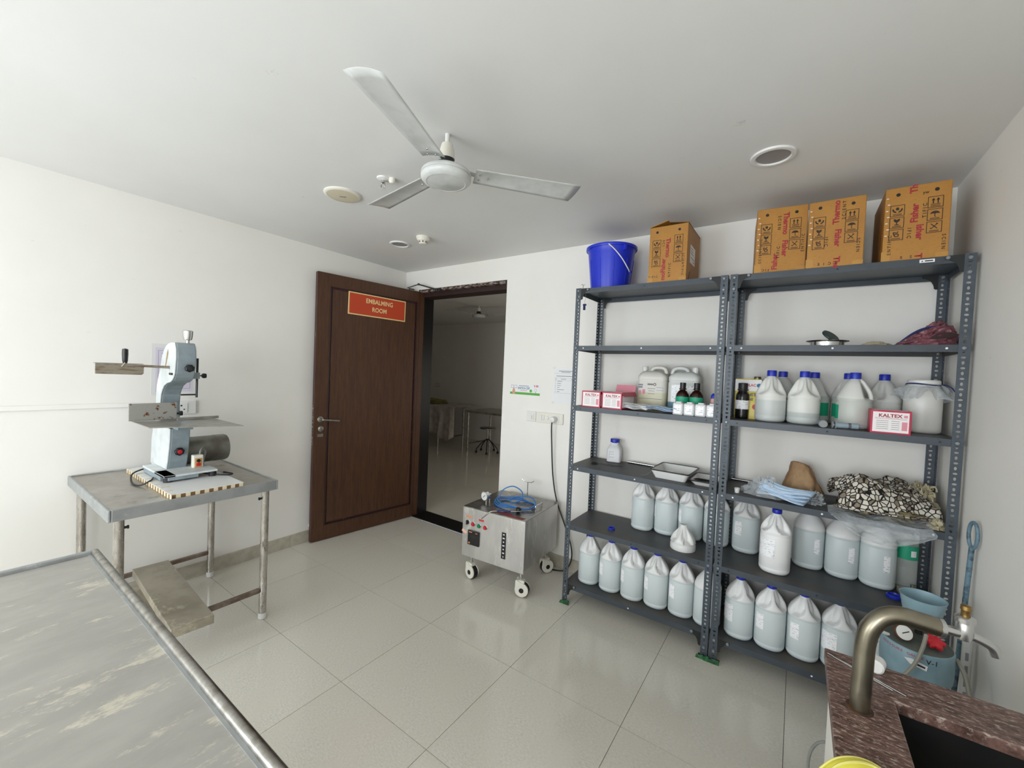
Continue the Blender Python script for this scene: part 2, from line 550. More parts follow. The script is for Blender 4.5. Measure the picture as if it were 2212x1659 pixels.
def smooth_path(pts, k=5, closed=False):
    P = [Vector(p) for p in pts]
    n = len(P)
    out = []
    rng = n if closed else n - 1
    for i in range(rng):
        p0 = P[(i - 1) % n] if (closed or i > 0) else P[i]
        p1, p2 = P[i], P[(i + 1) % n]
        p3 = P[(i + 2) % n] if (closed or i + 2 < n) else p2
        for j in range(k):
            t = j / k
            out.append(0.5 * ((2 * p1) + (p2 - p0) * t + (2 * p0 - 5 * p1 + 4 * p2 - p3) * t * t + (3 * p1 - p0 - 3 * p2 + p3) * t ** 3))
    if not closed:
        out.append(P[-1])
    return out
def copy_tree(root, loc, rz, label, group=None):
    c = root.copy()
    COL.objects.link(c)
    c.location, c.rotation_euler = loc, (0, 0, rz)
    c['label'] = label
    if group:
        c['group'] = group
    for ch in list(root.children):
        d = ch.copy()
        COL.objects.link(d)
        d.parent = c
        for g in list(ch.children):
            e = g.copy()
            COL.objects.link(e)
            e.parent = d
    return c
def blob(sx, sy, sz, seed, sub=26, ridge=0.35, freq=3.0, flat=0.0):
    """crumpled heap standing on z=0"""
    b = MB()
    vs, fs = [], []
    nu, nv = sub * 2, sub
    off = Vector((seed * 3.7, seed * 1.3, seed * 2.1))
    for j in range(nv + 1):
        th = PI * 0.5 * j / nv
        for i in range(nu):
            ph = 2 * PI * i / nu
            d = Vector((math.cos(ph) * math.cos(th), math.sin(ph) * math.cos(th), math.sin(th)))
            q = d * freq + off
            n1 = noise.noise(q)
            n2 = 1 - abs(noise.noise(q * 1.9 + Vector((5, 1, 2)))) * 2
            n3 = noise.noise(q * 4.3)
            k = 1 + ridge * (0.6 * n1 + 0.55 * (n2 - 0.5) + 0.3 * n3)
            p = d * k
            vs.append((p.x * sx, p.y * sy, max(0.001, p.z * sz)))
    for j in range(nv):
        for i in range(nu):
            a, c = j * nu + i, j * nu + (i + 1) % nu
            fs.append((a, c, c + nu, a + nu))
    fs.append(tuple(reversed(range(nu))))
    return b.add(vs, fs)

# ------------------------------------------------------------------ the room
def tiles(parent, xs, ys, z0, z1, mat):
    g = 0.0012
    cache = {}
    for i in range(len(xs) - 1):
        for j in range(len(ys) - 1):
            w_, d_ = round(xs[i + 1] - xs[i], 4), round(ys[j + 1] - ys[j], 4)
            if (w_, d_) not in cache:
                cache[(w_, d_)] = MB().box(g, w_ - g, g, d_ - g, z0, z1).mesh('tile', mat)
            inst('tile', cache[(w_, d_)], parent, (xs[i], ys[j], 0))
floor = struct(box('floor', -0.1, ROOM_W + 0.1, ROOM_Y - 0.1, 0.0, -0.08, -0.003, 'grout'))
xs = [0.0] + [0.4962 + 0.6 * k for k in range(6)] + [ROOM_W]
ys = [ROOM_Y] + [-1.1615 - 0.6 * k for k in range(5, -1, -1)] + [-0.5615, 0.0]
tiles(floor, xs, ys, -0.003, 0.0, 'tile')
struct(box('ceiling', -0.1, ROOM_W + 0.1, ROOM_Y - 0.1, 0.0, ROOM_H, ROOM_H + 0.08, 'ceil'))
struct(box('wall_left', -0.1, 0.0, ROOM_Y - 0.1, 0.0, -0.08, ROOM_H, 'wall'))
struct(box('wall_right', ROOM_W, ROOM_W + 0.1, ROOM_Y - 0.1, 0.0, -0.08, ROOM_H, 'wall'))
DX0, DX1, DH = 0.2, 1.325, 2.373
b = MB()
b.box(-0.1, DX0, 0, 0.2, -0.08, ROOM_H + 0.08)
b.box(DX1, ROOM_W + 0.1, 0, 0.2, -0.08, ROOM_H + 0.08)
b.box(DX0, DX1, 0, 0.2, DH, ROOM_H + 0.08)
struct(b.build('wall_back', 'wall'))
# wall behind the photographer, with its two windows
b = MB()
y0, y1 = ROOM_Y - 0.12, ROOM_Y
wins = [(0.2, 2.1, 0.7, 2.2), (2.6, 3.7, 0.7, 2.2)]
b.box(0, ROOM_W, y0, y1, 0, 0.7).box(0, ROOM_W, y0, y1, 2.2, ROOM_H)
for a, c in ((0, 0.2), (2.1, 2.6), (3.7, ROOM_W)):
    b.box(a, c, y0, y1, 0.7, 2.2)
struct(b.build('wall_front', 'wall'))
for k, (a, c, z0, z1) in enumerate(wins):
    f = MB()
    f.box(a, c, y0 + .03, y0 + .07, z0, z0 + .04).box(a, c, y0 + .03, y0 + .07, z1 - .04, z1)
    f.box(a, a + .04, y0 + .03, y0 + .07, z0 + .04, z1 - .04).box(c - .04, c, y0 + .03, y0 + .07, z0 + .04, z1 - .04)
    m = (a + c) / 2
    f.box(m - .02, m + .02, y0 + .03, y0 + .07, z0 + .04, z1 - .04)
    wo = struct(f.build('window_%d' % (k + 1), 'alu_frame', bev=0.003))
    for p, q in ((a + .04, m - .02), (m + .02, c - .04)):
        box('pane', p, q, y0 + .048, y0 + .052, z0 + .04, z1 - .04, 'pane', wo)
# skirting
sk = struct(box('baseboard_left', 0.0, 0.007, ROOM_Y, 0.0, 0.0, 0.098, 'grout'))
for i in range(len(ys) - 1):
    MB().box(0.0, 0.012, ys[i] + 0.0008, ys[i + 1] - 0.0008, 0, 0.1).build('skirting_tile', 'skirt', sk)
sk = struct(box('baseboard_back', DX1, ROOM_W, -0.007, 0.0, 0.0, 0.098, 'grout'))
bx_ = [DX1] + [x for x in xs if x > DX1 + 0.05 and x < ROOM_W] + [ROOM_W]
for i in range(len(bx_) - 1):
    MB().box(bx_[i] + 0.0008, bx_[i + 1] - 0.0008, -0.012, 0.0, 0, 0.1).build('skirting_tile', 'skirt', sk)
sk = struct(box('baseboard_right', ROOM_W - 0.007, ROOM_W, ROOM_Y, -0.012, 0.0, 0.098, 'grout'))
for i in range(len(ys) - 1):
    MB().box(ROOM_W - 0.012, ROOM_W, ys[i] + 0.0008, min(-0.013, ys[i + 1] - 0.0008), 0, 0.1).build('skirting_tile', 'skirt', sk)
# painted-over cable rail along the left wall
rail = struct(box('trim_3', 0.0, 0.012, ROOM_Y, -1.94, 1.236, 1.264, 'wall', bev=0.003))
# door frame, threshold
fr = struct(MB().box(DX0, DX0 + 0.016, 0.001, 0.199, 0.012, DH).build('trim_1', 'black_stone'))
box('head_lining', DX0 + 0.016, DX1, 0.045, 0.199, 2.30, DH, 'frame_brown', fr, 0.003)
box('head_strip', DX0 + 0.016, DX1, 0.002, 0.045, 2.345, DH, 'chipped', fr, 0.002)
box('strike_plate', 1.25, 1.31, -0.004, 0.003, 2.34, 2.362, 'satin', fr)
th = struct(box('trim_2', DX0, DX1, 0.001, 0.199, 0.0, 0.012, 'black_stone'))

# door leaf, standing open into the room
dr = bpy.data.objects.new('door_1', None)
COL.objects.link(dr)
dr.location = (0.2235, 0.058, 0.008)
dr.rotation_euler = (0, 0, math.atan2(-0.990, -0.138))
struct(dr)
L, HH = 1.088, 2.345
box('leaf_core', 0.0, L, -0.04, -0.013, 0, HH, 'wood_edge', dr, 0.002)
pz0, pz1, px0, px1 = 0.125, 2.235, 0.082, 0.978
box('stile', 0.0, px0, -0.013, 0, 0, HH, 'wood', dr, 0.0015)
box('stile', px1, L, -0.013, 0, 0, HH, 'wood', dr, 0.0015)
box('rail', px0, px1, -0.013, 0, 0, pz0, 'wood', dr, 0.0015)
box('rail', px0, px1, -0.013, 0, pz1, HH, 'wood', dr, 0.0015)
box('panel', px0 + 0.022, px1 - 0.022, -0.013, -0.005, pz0 + 0.022, pz1 - 0.022, 'wood', dr, 0.003)
b = MB()
for (a, c, d, e) in ((px0, px1, pz0, pz0 + .01), (px0, px1, pz1 - .01, pz1), (px0, px0 + .01, pz0 + .01, pz1 - .01), (px1 - .01, px1, pz0 + .01, pz1 - .01)):
    b.box(a, c, -0.013, 0.004, d, e)
b.build('moulding', 'wood_dark', dr, bev=0.003)
hd = MB().lathe([(0.026, 0), (0.026, 0.006), (0.022, 0.009), (0.0, 0.009)], 24, T(1.034, 0, 1.073) @ Matrix.Rotation(R(-90), 4, 'X')).build('handle_rose', 'satin', dr, True)
MB().tube(smooth_path([(1.034, 0.006, 1.073), (1.034, 0.045, 1.073), (1.02, 0.055, 1.072), (0.96, 0.056, 1.066), (0.89, 0.052, 1.056)]), 0.009, 10).build('lever_handle', 'satin', dr, True)
MB().lathe([(0.024, 0), (0.024, 0.007), (0.012, 0.012), (0.012, 0.02), (0, 0.02)], 20, T(1.03, 0, 0.99) @ Matrix.Rotation(R(-90), 4, 'X')).build('lock_cylinder', 'satin', dr, True)
box('lock_plate', 1.006, 1.056, 0, 0.002, 0.92, 0.945, 'satin', dr)
box('edge_plate', L - 0.001, L + 0.0015, -0.034, -0.014, 0.85, 1.2, 'chipped', dr)
MB().tube([(0.17, -0.03, 2.348), (0.17, -0.03, 2.36), (0.10, -0.05, 2.366)], 0.006, 8).build('closer_bracket', 'steel_dark', dr)
# closer arm runs from the leaf to the frame head
b = MB()
b.tube([(0.205, -0.16, 2.362), (0.30, -0.10, 2.402)], 0.006, 8).tube([(0.30, -0.10, 2.402), (0.47, -0.01, 2.352)], 0.007, 8)
b.cyl((0.30, -0.10, 2.393), (0.30, -0.10, 2.411), 0.011, 12)
b.cyl((0.47, -0.012, 2.335), (0.47, -0.012, 2.362), 0.012, 12)
b.box(0.44, 0.52, -0.012, 0.0, 2.338, 2.362)
co = b.build('closer_arm', 'steel_dark', None, True)
co.parent = fr
# orange door sign
sg = thing('door_sign', 'orange-red EMBALMING ROOM name plate with cream border on the brown door', 'sign', (0, 0, 0))
sg.parent = None
sg.location = dr.location
sg.rotation_euler = dr.rotation_euler
s0 = T(0.519, -0.005, 2.118) @ Matrix(((-1, 0, 0, 0), (0, 0, 1, 0), (0, 1, 0, 0), (0, 0, 0, 1))) @ Matrix.Rotation(R(-0.6), 4, 'Z')
rect('border', 'sign_cream', sg, s0, 0.592, 0.204, 0.004)
rect('plate_face', 'sign_red', sg, s0 @ T(0, 0, 0.004), 0.572, 0.184, 0.0008)
text('EMBALMING', 0.059, 'sign_cream', sg, s0 @ T(0.012, 0.040, 0.0052), bold=0.0012, sx=0.86)
text('ROOM', 0.059, 'sign_cream', sg, s0 @ T(0.012, -0.034, 0.0052), bold=0.0012, sx=0.86)

# ------------------------------------------------------------------ the next room, seen through the doorway
OX0, OX1, OY0, OY1 = -6.4, 3.0, 0.2, 4.2
fl2 = struct(box('floor', OX0, OX1, OY0, OY1, -0.08, -0.003, 'grout'))
tiles(fl2, [OX0] + [-0.1038 - 0.6 * k for k in range(10, -1, -1)] + [0.4962, 1.0962, 1.6962, OX1], [OY0] + [0.6385 + 0.6 * k for k in range(6)] + [OY1], -0.003, 0, 'tile')
struct(box('ceiling', OX0, OX1, OY0, OY1, 2.62, 2.7, 'ceil'))
struct(box('wall_far', OX0, OX1, OY1, OY1 + .1, -0.08, 2.7, 'wall'))
struct(box('wall_far_left', OX0 - .1, OX0, OY0, OY1, -0.08, 2.7, 'wall'))
struct(box('wall_far_right', OX1, OX1 + .1, OY0, OY1, -0.08, 2.7, 'wall'))
struct(box('wall_partition', OX0, -0.1, OY0 - .1, OY0, -0.08, 2.7, 'wall'))
def lab_table(x0, x1, y0, y1, h, label):
    t = thing('steel_work_table', label, 'table', ((x0 + x1) / 2, (y0 + y1) / 2, 0), 0, 'steel tables in the next room')
    w_, d_ = (x1 - x0) / 2, (y1 - y0) / 2
    box('table_top', -w_, w_, -d_, d_, h - .04, h, 'steel_top', t, .004)
    for sx in (-1, 1):
        for sy in (-1, 1):
            MB().cyl((sx * (w_ - .06), sy * (d_ - .05), 0), (sx * (w_ - .06), sy * (d_ - .05), h - .04), .019, 12).build('leg', 'leg', t, True)
        MB().box(sx * (w_ - .06) - .012, sx * (w_ - .06) + .012, -d_ + .05, d_ - .05, .14, .165).build('rung', 'rung', t)
lab_table(-4.3, -2.41, 2.99, 3.85, .80, 'far steel table under a plastic drape beyond the doorway')
lab_table(-1.76, -0.2, 3.02, 3.82, .80, 'bare far steel table beside the stool beyond the doorway')
def drape(u, v):
    # u along x (left..right), v from back edge over the top then down the front
    x = -4.0 + 2.05 * u
    if v < 0.5:
        y = 3.80 - (v / 0.5) * 0.85
        z = 0.815 + 0.02 * noise.noise(Vector((x * 4, y * 4, 0))) + 0.02
        return (x, y, z)
    d = (v - 0.5) / 0.5
    depth = 0.50 + 0.2 * math.sin(u * 9) * u + 0.15 * noise.noise(Vector((x * 2.5, 0, 1)))
    y = 2.95 - 0.02 - 0.035 * math.sin(x * 21) * d - 0.02 * math.sin(x * 43 + 1) * d
    return (x, y, 0.835 - d * depth)
tag(MB().sheet(drape, 70, 22).build('plastic_drape', 'drape', None, True, solid=0.002), 'crumpled white plastic sheet draped over the far table', 'plastic sheet')
b = blob(.75, .3, .09, 3, 20, .3)
o = tag(b.build('folded_cloth', 'olive', None, True), 'yellowish green cloth lying on the draped far table', 'cloth')
o.location = (-3.35, 3.35, .845)
st = thing('lab_stool', 'round steel stool on castors by the far bare table', 'stool', (-1.37, 3.27, 0), 0.3)
MB().lathe([(0.0, .455), (.15, .455), (.16, .462), (.16, .475), (.15, .482), (0, .482)], 28).build('seat', 'satin', st, True)
MB().cyl((0, 0, .16), (0, 0, .455), .017, 12).build('column', 'leg', st, True)
for k in range(5):
    a = 2 * PI * k / 5
    c_, s_ = math.cos(a), math.sin(a)
    MB().tube(smooth_path([(.012 * c_, .012 * s_, .26), (.10 * c_, .10 * s_, .20), (.20 * c_, .20 * s_, .09), (.215 * c_, .215 * s_, .045)]), .010, 8).build('leg', 'steel_dark', st, True)
    MB().lathe([(0, 0), (.02, .004), (.024, .02), (.02, .036), (0, .045)], 12, T(.215 * c_, .215 * s_, 0)).build('castor', 'rubber', st, True)
st2 = copy_tree(st, (-2.62, 2.55, 0), 1.1, 'second steel stool half hidden by the left door jamb')
so = thing('wall_socket', 'small switch plate on the far wall beyond the doorway', 'switch', (-3.68, 4.2, 1.18))
box('plate', -.08, .08, -.012, 0, -.05, .05, 'ivory', so, .003)
for k in (-1, 1):
    box('rocker', k * .035 - .022, k * .035 + .022, -.017, -.012, -.03, .03, 'white_pl', so, .002)

class WB(MB):
    """builder in world coordinates for a thing whose root Empty is unrotated"""
    def __init__(s, root):
        super().__init__()
        s.root = root
    def build(s, name, mat, smooth=False, bev=0, solid=0, parent=None, angle=38):
        l = s.root.location
        s.v = [(p[0] - l.x, p[1] - l.y, p[2] - l.z) for p in s.v]
        return MB.build(s, name, mat, parent or s.root, smooth, bev, solid, angle)

# ------------------------------------------------------------------ ceiling fan
def ceiling_fan(loc, ang, label, top):
    f = thing('ceiling_fan', label, 'fan', loc, R(ang))
    z = 0.0                                             # hub centre height is the origin
    MB().cyl((0, 0, .14), (0, 0, top), .0105, 12).build('down_rod', 'white_pl', f, True)
    MB().lathe([(.012, .15), (.024, .144), (.031, .12), (.034, .082), (.034, .08), (0, .08)], 24).build('shackle_cup', 'cream_pl', f, True)
    MB().lathe([(.0, .036), (.046, .036), (.048, .050), (.034, .056), (.032, .081), (0, .081)], 24).build('motor_collar', 'black', f, True)
    MB().lathe([(.04, .040), (.088, .034), (.104, .024), (.108, .014), (.108, .009), (.104, .007), (.104, .004), (.108, .002), (.107, -.006), (.099, -.016), (.084, -.021), (.082, -.0195), (.06, -.024), (0, -.028)], 48).build('motor_housing', 'fan_white', f, True)
    for k in range(3):
        M = Matrix.Rotation(2 * PI * k / 3, 4, 'Z')
        tilt = M @ T(0, 0, .028) @ Matrix.Rotation(R(-9), 4, 'X')
        def bl(u, v):
            r_ = .125 + .475 * u
            w_ = .050 + .016 * u
            y = (v * 2 - 1) * w_
            r_ += (-.004 * (v * 2 - 1) + .010 * (1 - (v * 2 - 1) ** 2)) * max(0, u - .6) / .4
            return (r_, y, .006 * (1 - (v * 2 - 1) ** 2))
        bo = MB().sheet(bl, 12, 8, tilt).build('blade', 'fan_white', f, True, solid=.0018)
        MB().box(.09, .20, -.016, .016, .007, .011, tilt).build('blade_arm', 'fan_white', bo, bev=.002)
        for (r_, y) in ((.145, -.018), (.145, .018), (.185, 0)):
            MB().lathe([(.0045, 0), (.004, -.003), (0, -.004)], 10, tilt @ T(r_, y, -.001)).build('rivet', 'chrome', bo, True)
    return f
ceiling_fan((2.177, -1.649, 2.385), -69.5, 'white three-bladed ceiling fan in the middle of the ceiling', ROOM_H - 2.385)
ceiling_fan((-0.86, 2.25, 2.45), 20, 'dim ceiling fan in the dark room beyond the doorway', 2.62 - 2.45)

def downlight(x, y, r, label):
    t = thing('downlight', label, 'light', (x, y, ROOM_H), 0, 'unlit round downlights')
    MB().lathe([(r, 0), (r, -.004), (r * .97, -.008), (r * .80, -.009), (r * .77, -.007), (r * .745, 0)], 48, cap=False).build('trim_ring', 'white_pl', t, True)
    MB().lathe([(0, -.0022), (r * .75, -.0022), (r * .75, 0)], 48).build('glass', 'glass_grey', t, True)
downlight(3.327, -.774, .089, 'round downlight on the ceiling in front of the right rack cartons')
downlight(.737, -.706, .083, 'round downlight near the door corner beside the smoke detector')
t = thing('ceiling_speaker', 'yellowed round speaker grille on the ceiling left of the fan', 'speaker', (1.199, -1.518, ROOM_H))
MB().lathe([(.105, 0), (.105, -.005), (.098, -.011), (.088, -.012)], 48, cap=False).build('rim', 'cream_pl', t, True)
MB().lathe([(.089, 0), (.089, -.011), (.06, -.014), (0, -.015)], 48).build('grille', 'ivory', t, True)
MB().box(-.018, .018, -.004, .004, -.0165, -.014, Matrix.Rotation(R(40), 4, 'Z')).build('maker_badge', 'print_grey', t)
t = thing('smoke_detector', 'cream smoke detector on the ceiling by the door corner', 'detector', (1.045, -.739, ROOM_H))
MB().lathe([(.052, 0), (.052, -.014), (.046, -.02), (.044, -.03)], 32).build('base', 'cream_pl', t, True)
MB().lathe([(.044, -.028), (.034, -.034), (.032, -.048), (.024, -.056), (0, -.057)], 32).build('sensor_head', 'cream_pl', t, True)
for k in range(8):
    a = 2 * PI * k / 8
    MB().box(.0315, .0345, -.007, .007, -.047, -.036, Matrix.Rotation(a, 4, 'Z')).build('slot', 'print_grey', t)
t = thing('fire_sprinkler', 'small chrome fire sprinkler between speaker and fan', 'sprinkler', (1.586, -1.528, ROOM_H))
MB().lathe([(.034, 0), (.032, -.006), (.018, -.012), (0, -.013)], 24).build('escutcheon', 'white_pl', t, True)
MB().lathe([(.010, -.01), (.010, -.024), (.007, -.026)], 12).build('nozzle', 'chrome', t, True)
for s_ in (-1, 1):
    MB().tube(smooth_path([(s_ * .008, 0, -.02), (s_ * .015, 0, -.034), (s_ * .011, 0, -.048), (0, 0, -.056)]), .0025, 6).build('frame_arm', 'satin', t, True)
MB().lathe([(0, -.056), (.018, -.058), (.020, -.060), (0, -.061)], 16).build('deflector', 'white_pl', t, True)
t = thing('ceiling_hook', 'stub of painted pipe beside the sprinkler on the ceiling', 'fitting', (1.625, -1.50, ROOM_H))
MB().lathe([(.018, 0), (.018, -.016), (.012, -.026), (0, -.028)], 14).build('stub', 'cream_pl', t, True)

# ------------------------------------------------------------------ things on the walls
def lines(root, M, rows, mat='ink'):
    for (x, y, w_, h_) in rows:
        rect('print_line', mat, root, M @ T(x, y, 0), w_, h_, .0003)
t = thing('wall_sticker', 'green and white SWITCH OFF energy sticker beside the doorway', 'sticker', (1.558, 0, 1.42))
rect('backing', 'paper', t, FRONT, .302, .097, .001)
rect('green_band', 'leaf_green', t, FRONT @ T(0, -.038, .001), .302, .020, .0004)
text('SWITCH OFF', .026, 'blue_ink', t, FRONT @ T(-.01, .006, .0014), bold=.0006, sx=.8)
lines(t, FRONT @ T(0, 0, .001), [(-.01, .027, .10, .005)])
lines(t, FRONT @ T(0, 0, .001), [(-.01, -.013, .07, .0045)], 'carton_pink')
b = MB().prism([(-.125, -.046), (-.098, -.046), (-.10, -.012), (-.106, .004), (-.118, .006), (-.122, -.006), (-.128, -.02)], .0005, FRONT @ T(0, 0, .0014))
b.build('hand_picture', 'skin_print', t)
for k in (0, 1):
    rect('switch_picture', 'ink', t, FRONT @ T(-.128 + k * .034, .018, .001), .026, .026, .0003)
    rect('switch_face', 'paper', t, FRONT @ T(-.128 + k * .034, .018, .0013), .021, .021, .0003)
b = MB().prism(arc(.062, -.012, .013, 0, 360, 10)[:-1], .0005, FRONT @ T(0, 0, .0014) @ Matrix.Rotation(0, 4, 'Z'))
b.build('leaf_picture', 'leaf_green', t)
MB().prism(arc(.11, -.003, .013, 0, 360, 12)[:-1], .0004, FRONT @ T(0, 0, .0014)).build('bulb_outline', 'leaf_green', t)
MB().prism(arc(.11, -.003, .0115, 0, 360, 12)[:-1], .0004, FRONT @ T(0, 0, .0016)).build('bulb_picture', 'paper', t)
MB().box(.108, .112, -.04, -.016, .0014, .0018, FRONT).build('bulb_stem', 'print_grey', t)
MB().prism([(.09, .04), (.098, .036), (.104, .022), (.096, .024)], .0004, FRONT @ T(0, 0, .0014)).build('logo_mark', 'red_lbl', t)
lines(t, FRONT @ T(0, 0, .001), [(.122, .035, .026, .005), (.122, .027, .026, .006)], 'red_lbl')
t = thing('paper_notice', 'white typed notice sheet taped to the wall behind the left rack post', 'notice', (1.935, 0, 1.468))
rect('sheet', 'paper', t, FRONT, .205, .296, .0008)
M0 = FRONT @ T(0, 0, .0008)
lines(t, M0, [(.01, .118, .13, .005), (.01, .109, .08, .004), (0, .077, .15, .005), (-.078, .053, .012, .004), (-.01, .053, .045, .004), (.072, .053, .03, .004), (0, .098, .19, .001), (0, .062, .19, .001), (0, .043, .19, .001), (0, -.06, .19, .001)])
for i, wl in enumerate((.045, .034, .034, .022, .062, .022)):
    yy = .034 - .0165 * i
    lines(t, M0, [(-.082, yy, .006, .004), (-.065 + wl / 2, yy, wl, .004), (.078, yy, .010, .004)])
for (x, y) in ((-.098, .142), (-.098, -.14), (.098, .14)):
    rect('tape', 'sleeve', t, M0 @ T(x, y, 0), .022, .016, .0004)
# switch boards on the back wall
t = thing('switch_board', 'single bell switch plate on the back wall', 'switch', (1.640, 0, 1.196))
box('plate', -.044, .044, -.011, 0, -.043, .043, 'white_pl', t, .003)
box('rocker', -.008, .03, -.016, -.011, -.028, .028, 'white_pl', t, .002)
box('indicator', .006, .016, -.0168, -.016, -.022, .012, 'ivory', t)
t = thing('socket_board', 'wide socket board with plugged-in cord on the back wall', 'socket', (1.819, 0, 1.196))
box('plate', -.122, .122, -.012, 0, -.043, .043, 'cream_pl', t, .003)
for x in (-.082, -.06):
    box('rocker', x - .0095, x + .0095, -.017, -.012, -.022, .022, 'white_pl', t, .0015)
MB().lathe([(.016, 0), (.015, .008), (0, .009)], 20, T(-.022, -.012, 0) @ Matrix.Rotation(R(90), 4, 'X')).build('dimmer_knob', 'white_pl', t, True)
box('socket_face', .012, .085, -.015, -.012, -.03, .03, 'white_pl', t, .002)
t = thing('power_cord', 'black power cord hanging from the socket board behind the machine', 'cord', (1.868, -.012, 1.19))
wb = WB(t)
wb.lathe([(.026, 0), (.026, .03), (.02, .045), (0, .05)], 20, T(1.868, -.0155, 1.192) @ Matrix.Rotation(R(90), 4, 'X'))
wb.build('plug', 'white_pl', True)
wb = WB(t)
wb.tube(smooth_path([(1.868, -.05, 1.18), (1.868, -.06, 1.14), (1.868, -.045, 1.0), (1.885, -.035, .75), (1.93, -.035, .55), (2.02, -.04, .36), (2.08, -.045, .22), (2.09, -.05, .12), (2.05, -.06, .03), (1.97, -.075, .008), (1.90, -.085, .008), (1.84, -.10, .008)], 6), .0055, 8)
wb.build('flex', 'cord', True)
# left wall: framed notice and socket
t = thing('laminated_notice', 'lilac notice in a clear sleeve on the left wall behind the bone saw', 'notice', (0, -1.966, 1.48))
rect('sleeve', 'sleeve', t, SIDE, .246, .34, .001)
rect('sheet', 'paper_lilac', t, SIDE @ T(0, -.002, .001), .205, .292, .0006)
b = MB()
for (x0, x1, y0, y1) in ((-.088, .088, .125, .127), (-.088, .088, -.127, -.125), (-.088, -.086, -.127, .127), (.086, .088, -.127, .127)):
    b.box(x0, x1, y0, y1, .0016, .002, SIDE)
b.build('ruled_border', 'ink', t)
M0 = SIDE @ T(0, 0, .0016)
for i in range(11):
    wl = (.05, .07, .06, .08, .05, .075, .07, .06, .05, .08, .06)[i]
    lines(t, M0, [(-.07 + wl / 2, .108 - .021 * i, wl, .004), (.03, .108 - .021 * i, .06, .003)])
t = thing('wall_socket', 'white three-pin socket plate on the left wall behind the bone saw', 'socket', (0, -1.905, 1.222))
box('plate', 0, .012, -.075, .062, -.046, .046, 'white_pl', t, .003)
box('socket_face', .012, .016, -.06, .012, -.032, .032, 'white_pl', t, .002)
for (y, z, r_) in ((-.024, .014, .006), (-.040, -.012, .0045), (-.008, -.012, .0045)):
    MB().cyl((.015, y, z), (.0166, y, z), r_, 10).build('pin_hole', 'black', t)
# small cleat low on the left wall, behind the open door
t = thing('door_stop', 'small white door stop on the left wall by the door edge', 'door stop', (0, -.985, .135))
MB().lathe([(.016, 0), (.016, .02), (.012, .03), (0, .032)], 14, Matrix.Rotation(R(90), 4, 'Y')).build('buffer', 'white_pl', t, True)

# ------------------------------------------------------------------ steel table carrying the bone saw
TX0, TX1, TY0, TY1, TZ = .03, .932, -2.462, -1.716, .85
t = thing('steel_table', 'square stained steel table under the bone saw by the left wall', 'table', ((TX0 + TX1) / 2, (TY0 + TY1) / 2, 0))
wb = WB(t); wb.box(TX0 + .012, TX1 - .012, TY0 + .012, TY1 - .012, TZ - .012, TZ - .004); wb.build('table_top', 'steel_top')
wb = WB(t)
for (x0, x1, y0, y1) in ((TX0, TX1, TY0, TY0 + .012), (TX0, TX1, TY1 - .012, TY1), (TX0, TX0 + .012, TY0 + .012, TY1 - .012), (TX1 - .012, TX1, TY0 + .012, TY1 - .012)):
    wb.box(x0, x1, y0, y1, TZ - .055, TZ + .002)
wb.build('edge_band', 'steel_rim', bev=.004)
for (x, y) in ((.07, -2.41), (.865, -2.41), (.07, -1.758), (.865, -1.758)):
    wb = WB(t); wb.cyl((x, y, .03), (x, y, TZ - .012), .0205, 20); lg = wb.build('leg', 'leg', True)
    wb = WB(t); wb.lathe([(.018, 0), (.024, .004), (.024, .03), (.0205, .036), (0, .036)], 20, T(x, y, 0)); o = wb.build('foot', 'white_foot', True)
    wb = WB(t)
    yy = 1 if y < -2 else -1
    wb.cyl((x, y + yy * .02, .74), (x, y + yy * .036, .74), .006, 10).cyl((x, y + yy * .03, .74), (x, y + yy * .036, .74), .009, 6)
    wb.build('clamp_screw', 'steel_dark', True)
for x in (.07, .865):
    wb = WB(t); wb.box(x - .012, x + .012, -2.39, -1.778, .167, .192); wb.build('rung', 'rung', bev=.002)
# tarnished steel plank lying across the rungs
t = thing('steel_plank', 'tarnished steel channel plank lying across the rungs under the saw table', 'plank', (.592, -2.136, .193), R(-3.5))
b = MB().box(-.45, .45, -.088, .088, .041, .045)
b.box(-.45, .45, -.088, -.084, 0, .041).box(-.45, .45, .084, .088, 0, .041).box(.446, .45, -.084, .084, 0, .041).box(-.45, -.446, -.084, .084, 0, .041)
b.build('channel', 'plank', t, bev=.003)
t = thing('steel_offcut', 'short dark steel box section poking out left of the tarnished plank', 'steel bar', (.33, -2.26, .0))
MB().box(-.03, .03, -.045, .12, .0, .192).build('box_section', 'plank', t, bev=.004)
# cutting board under the saw
t = thing('laminate_board', 'white laminate board with taped brown edges under the bone saw', 'board', (.52, -2.063, TZ - .004))
BX, BY = .395, .165
MB().box(-BX, BX, -BY, BY, 0, .022).build('core', 'board_brown', t)
MB().box(-BX, BX, -BY, BY, .022, .0245).build('laminate', 'board_white', t)
for i in range(19):
    x = -BX + .012 + i * .0425
    MB().box(x, x + .022, -BY - .002, -BY + .001, .001, .0235).build('edge_tape', 'board_tape', t)
    if i % 2 == 0:
        MB().box(x, x + .016, -BY + .001, -BY + .02 + .012 * (i % 3), .0246, .0256).build('tape_tongue', 'board_tape', t)
for i in range(8):
    y = -BY + .02 + i * .041
    MB().box(BX - .001, BX + .002, y, y + .02, .001, .0235).build('edge_tape', 'board_tape', t)

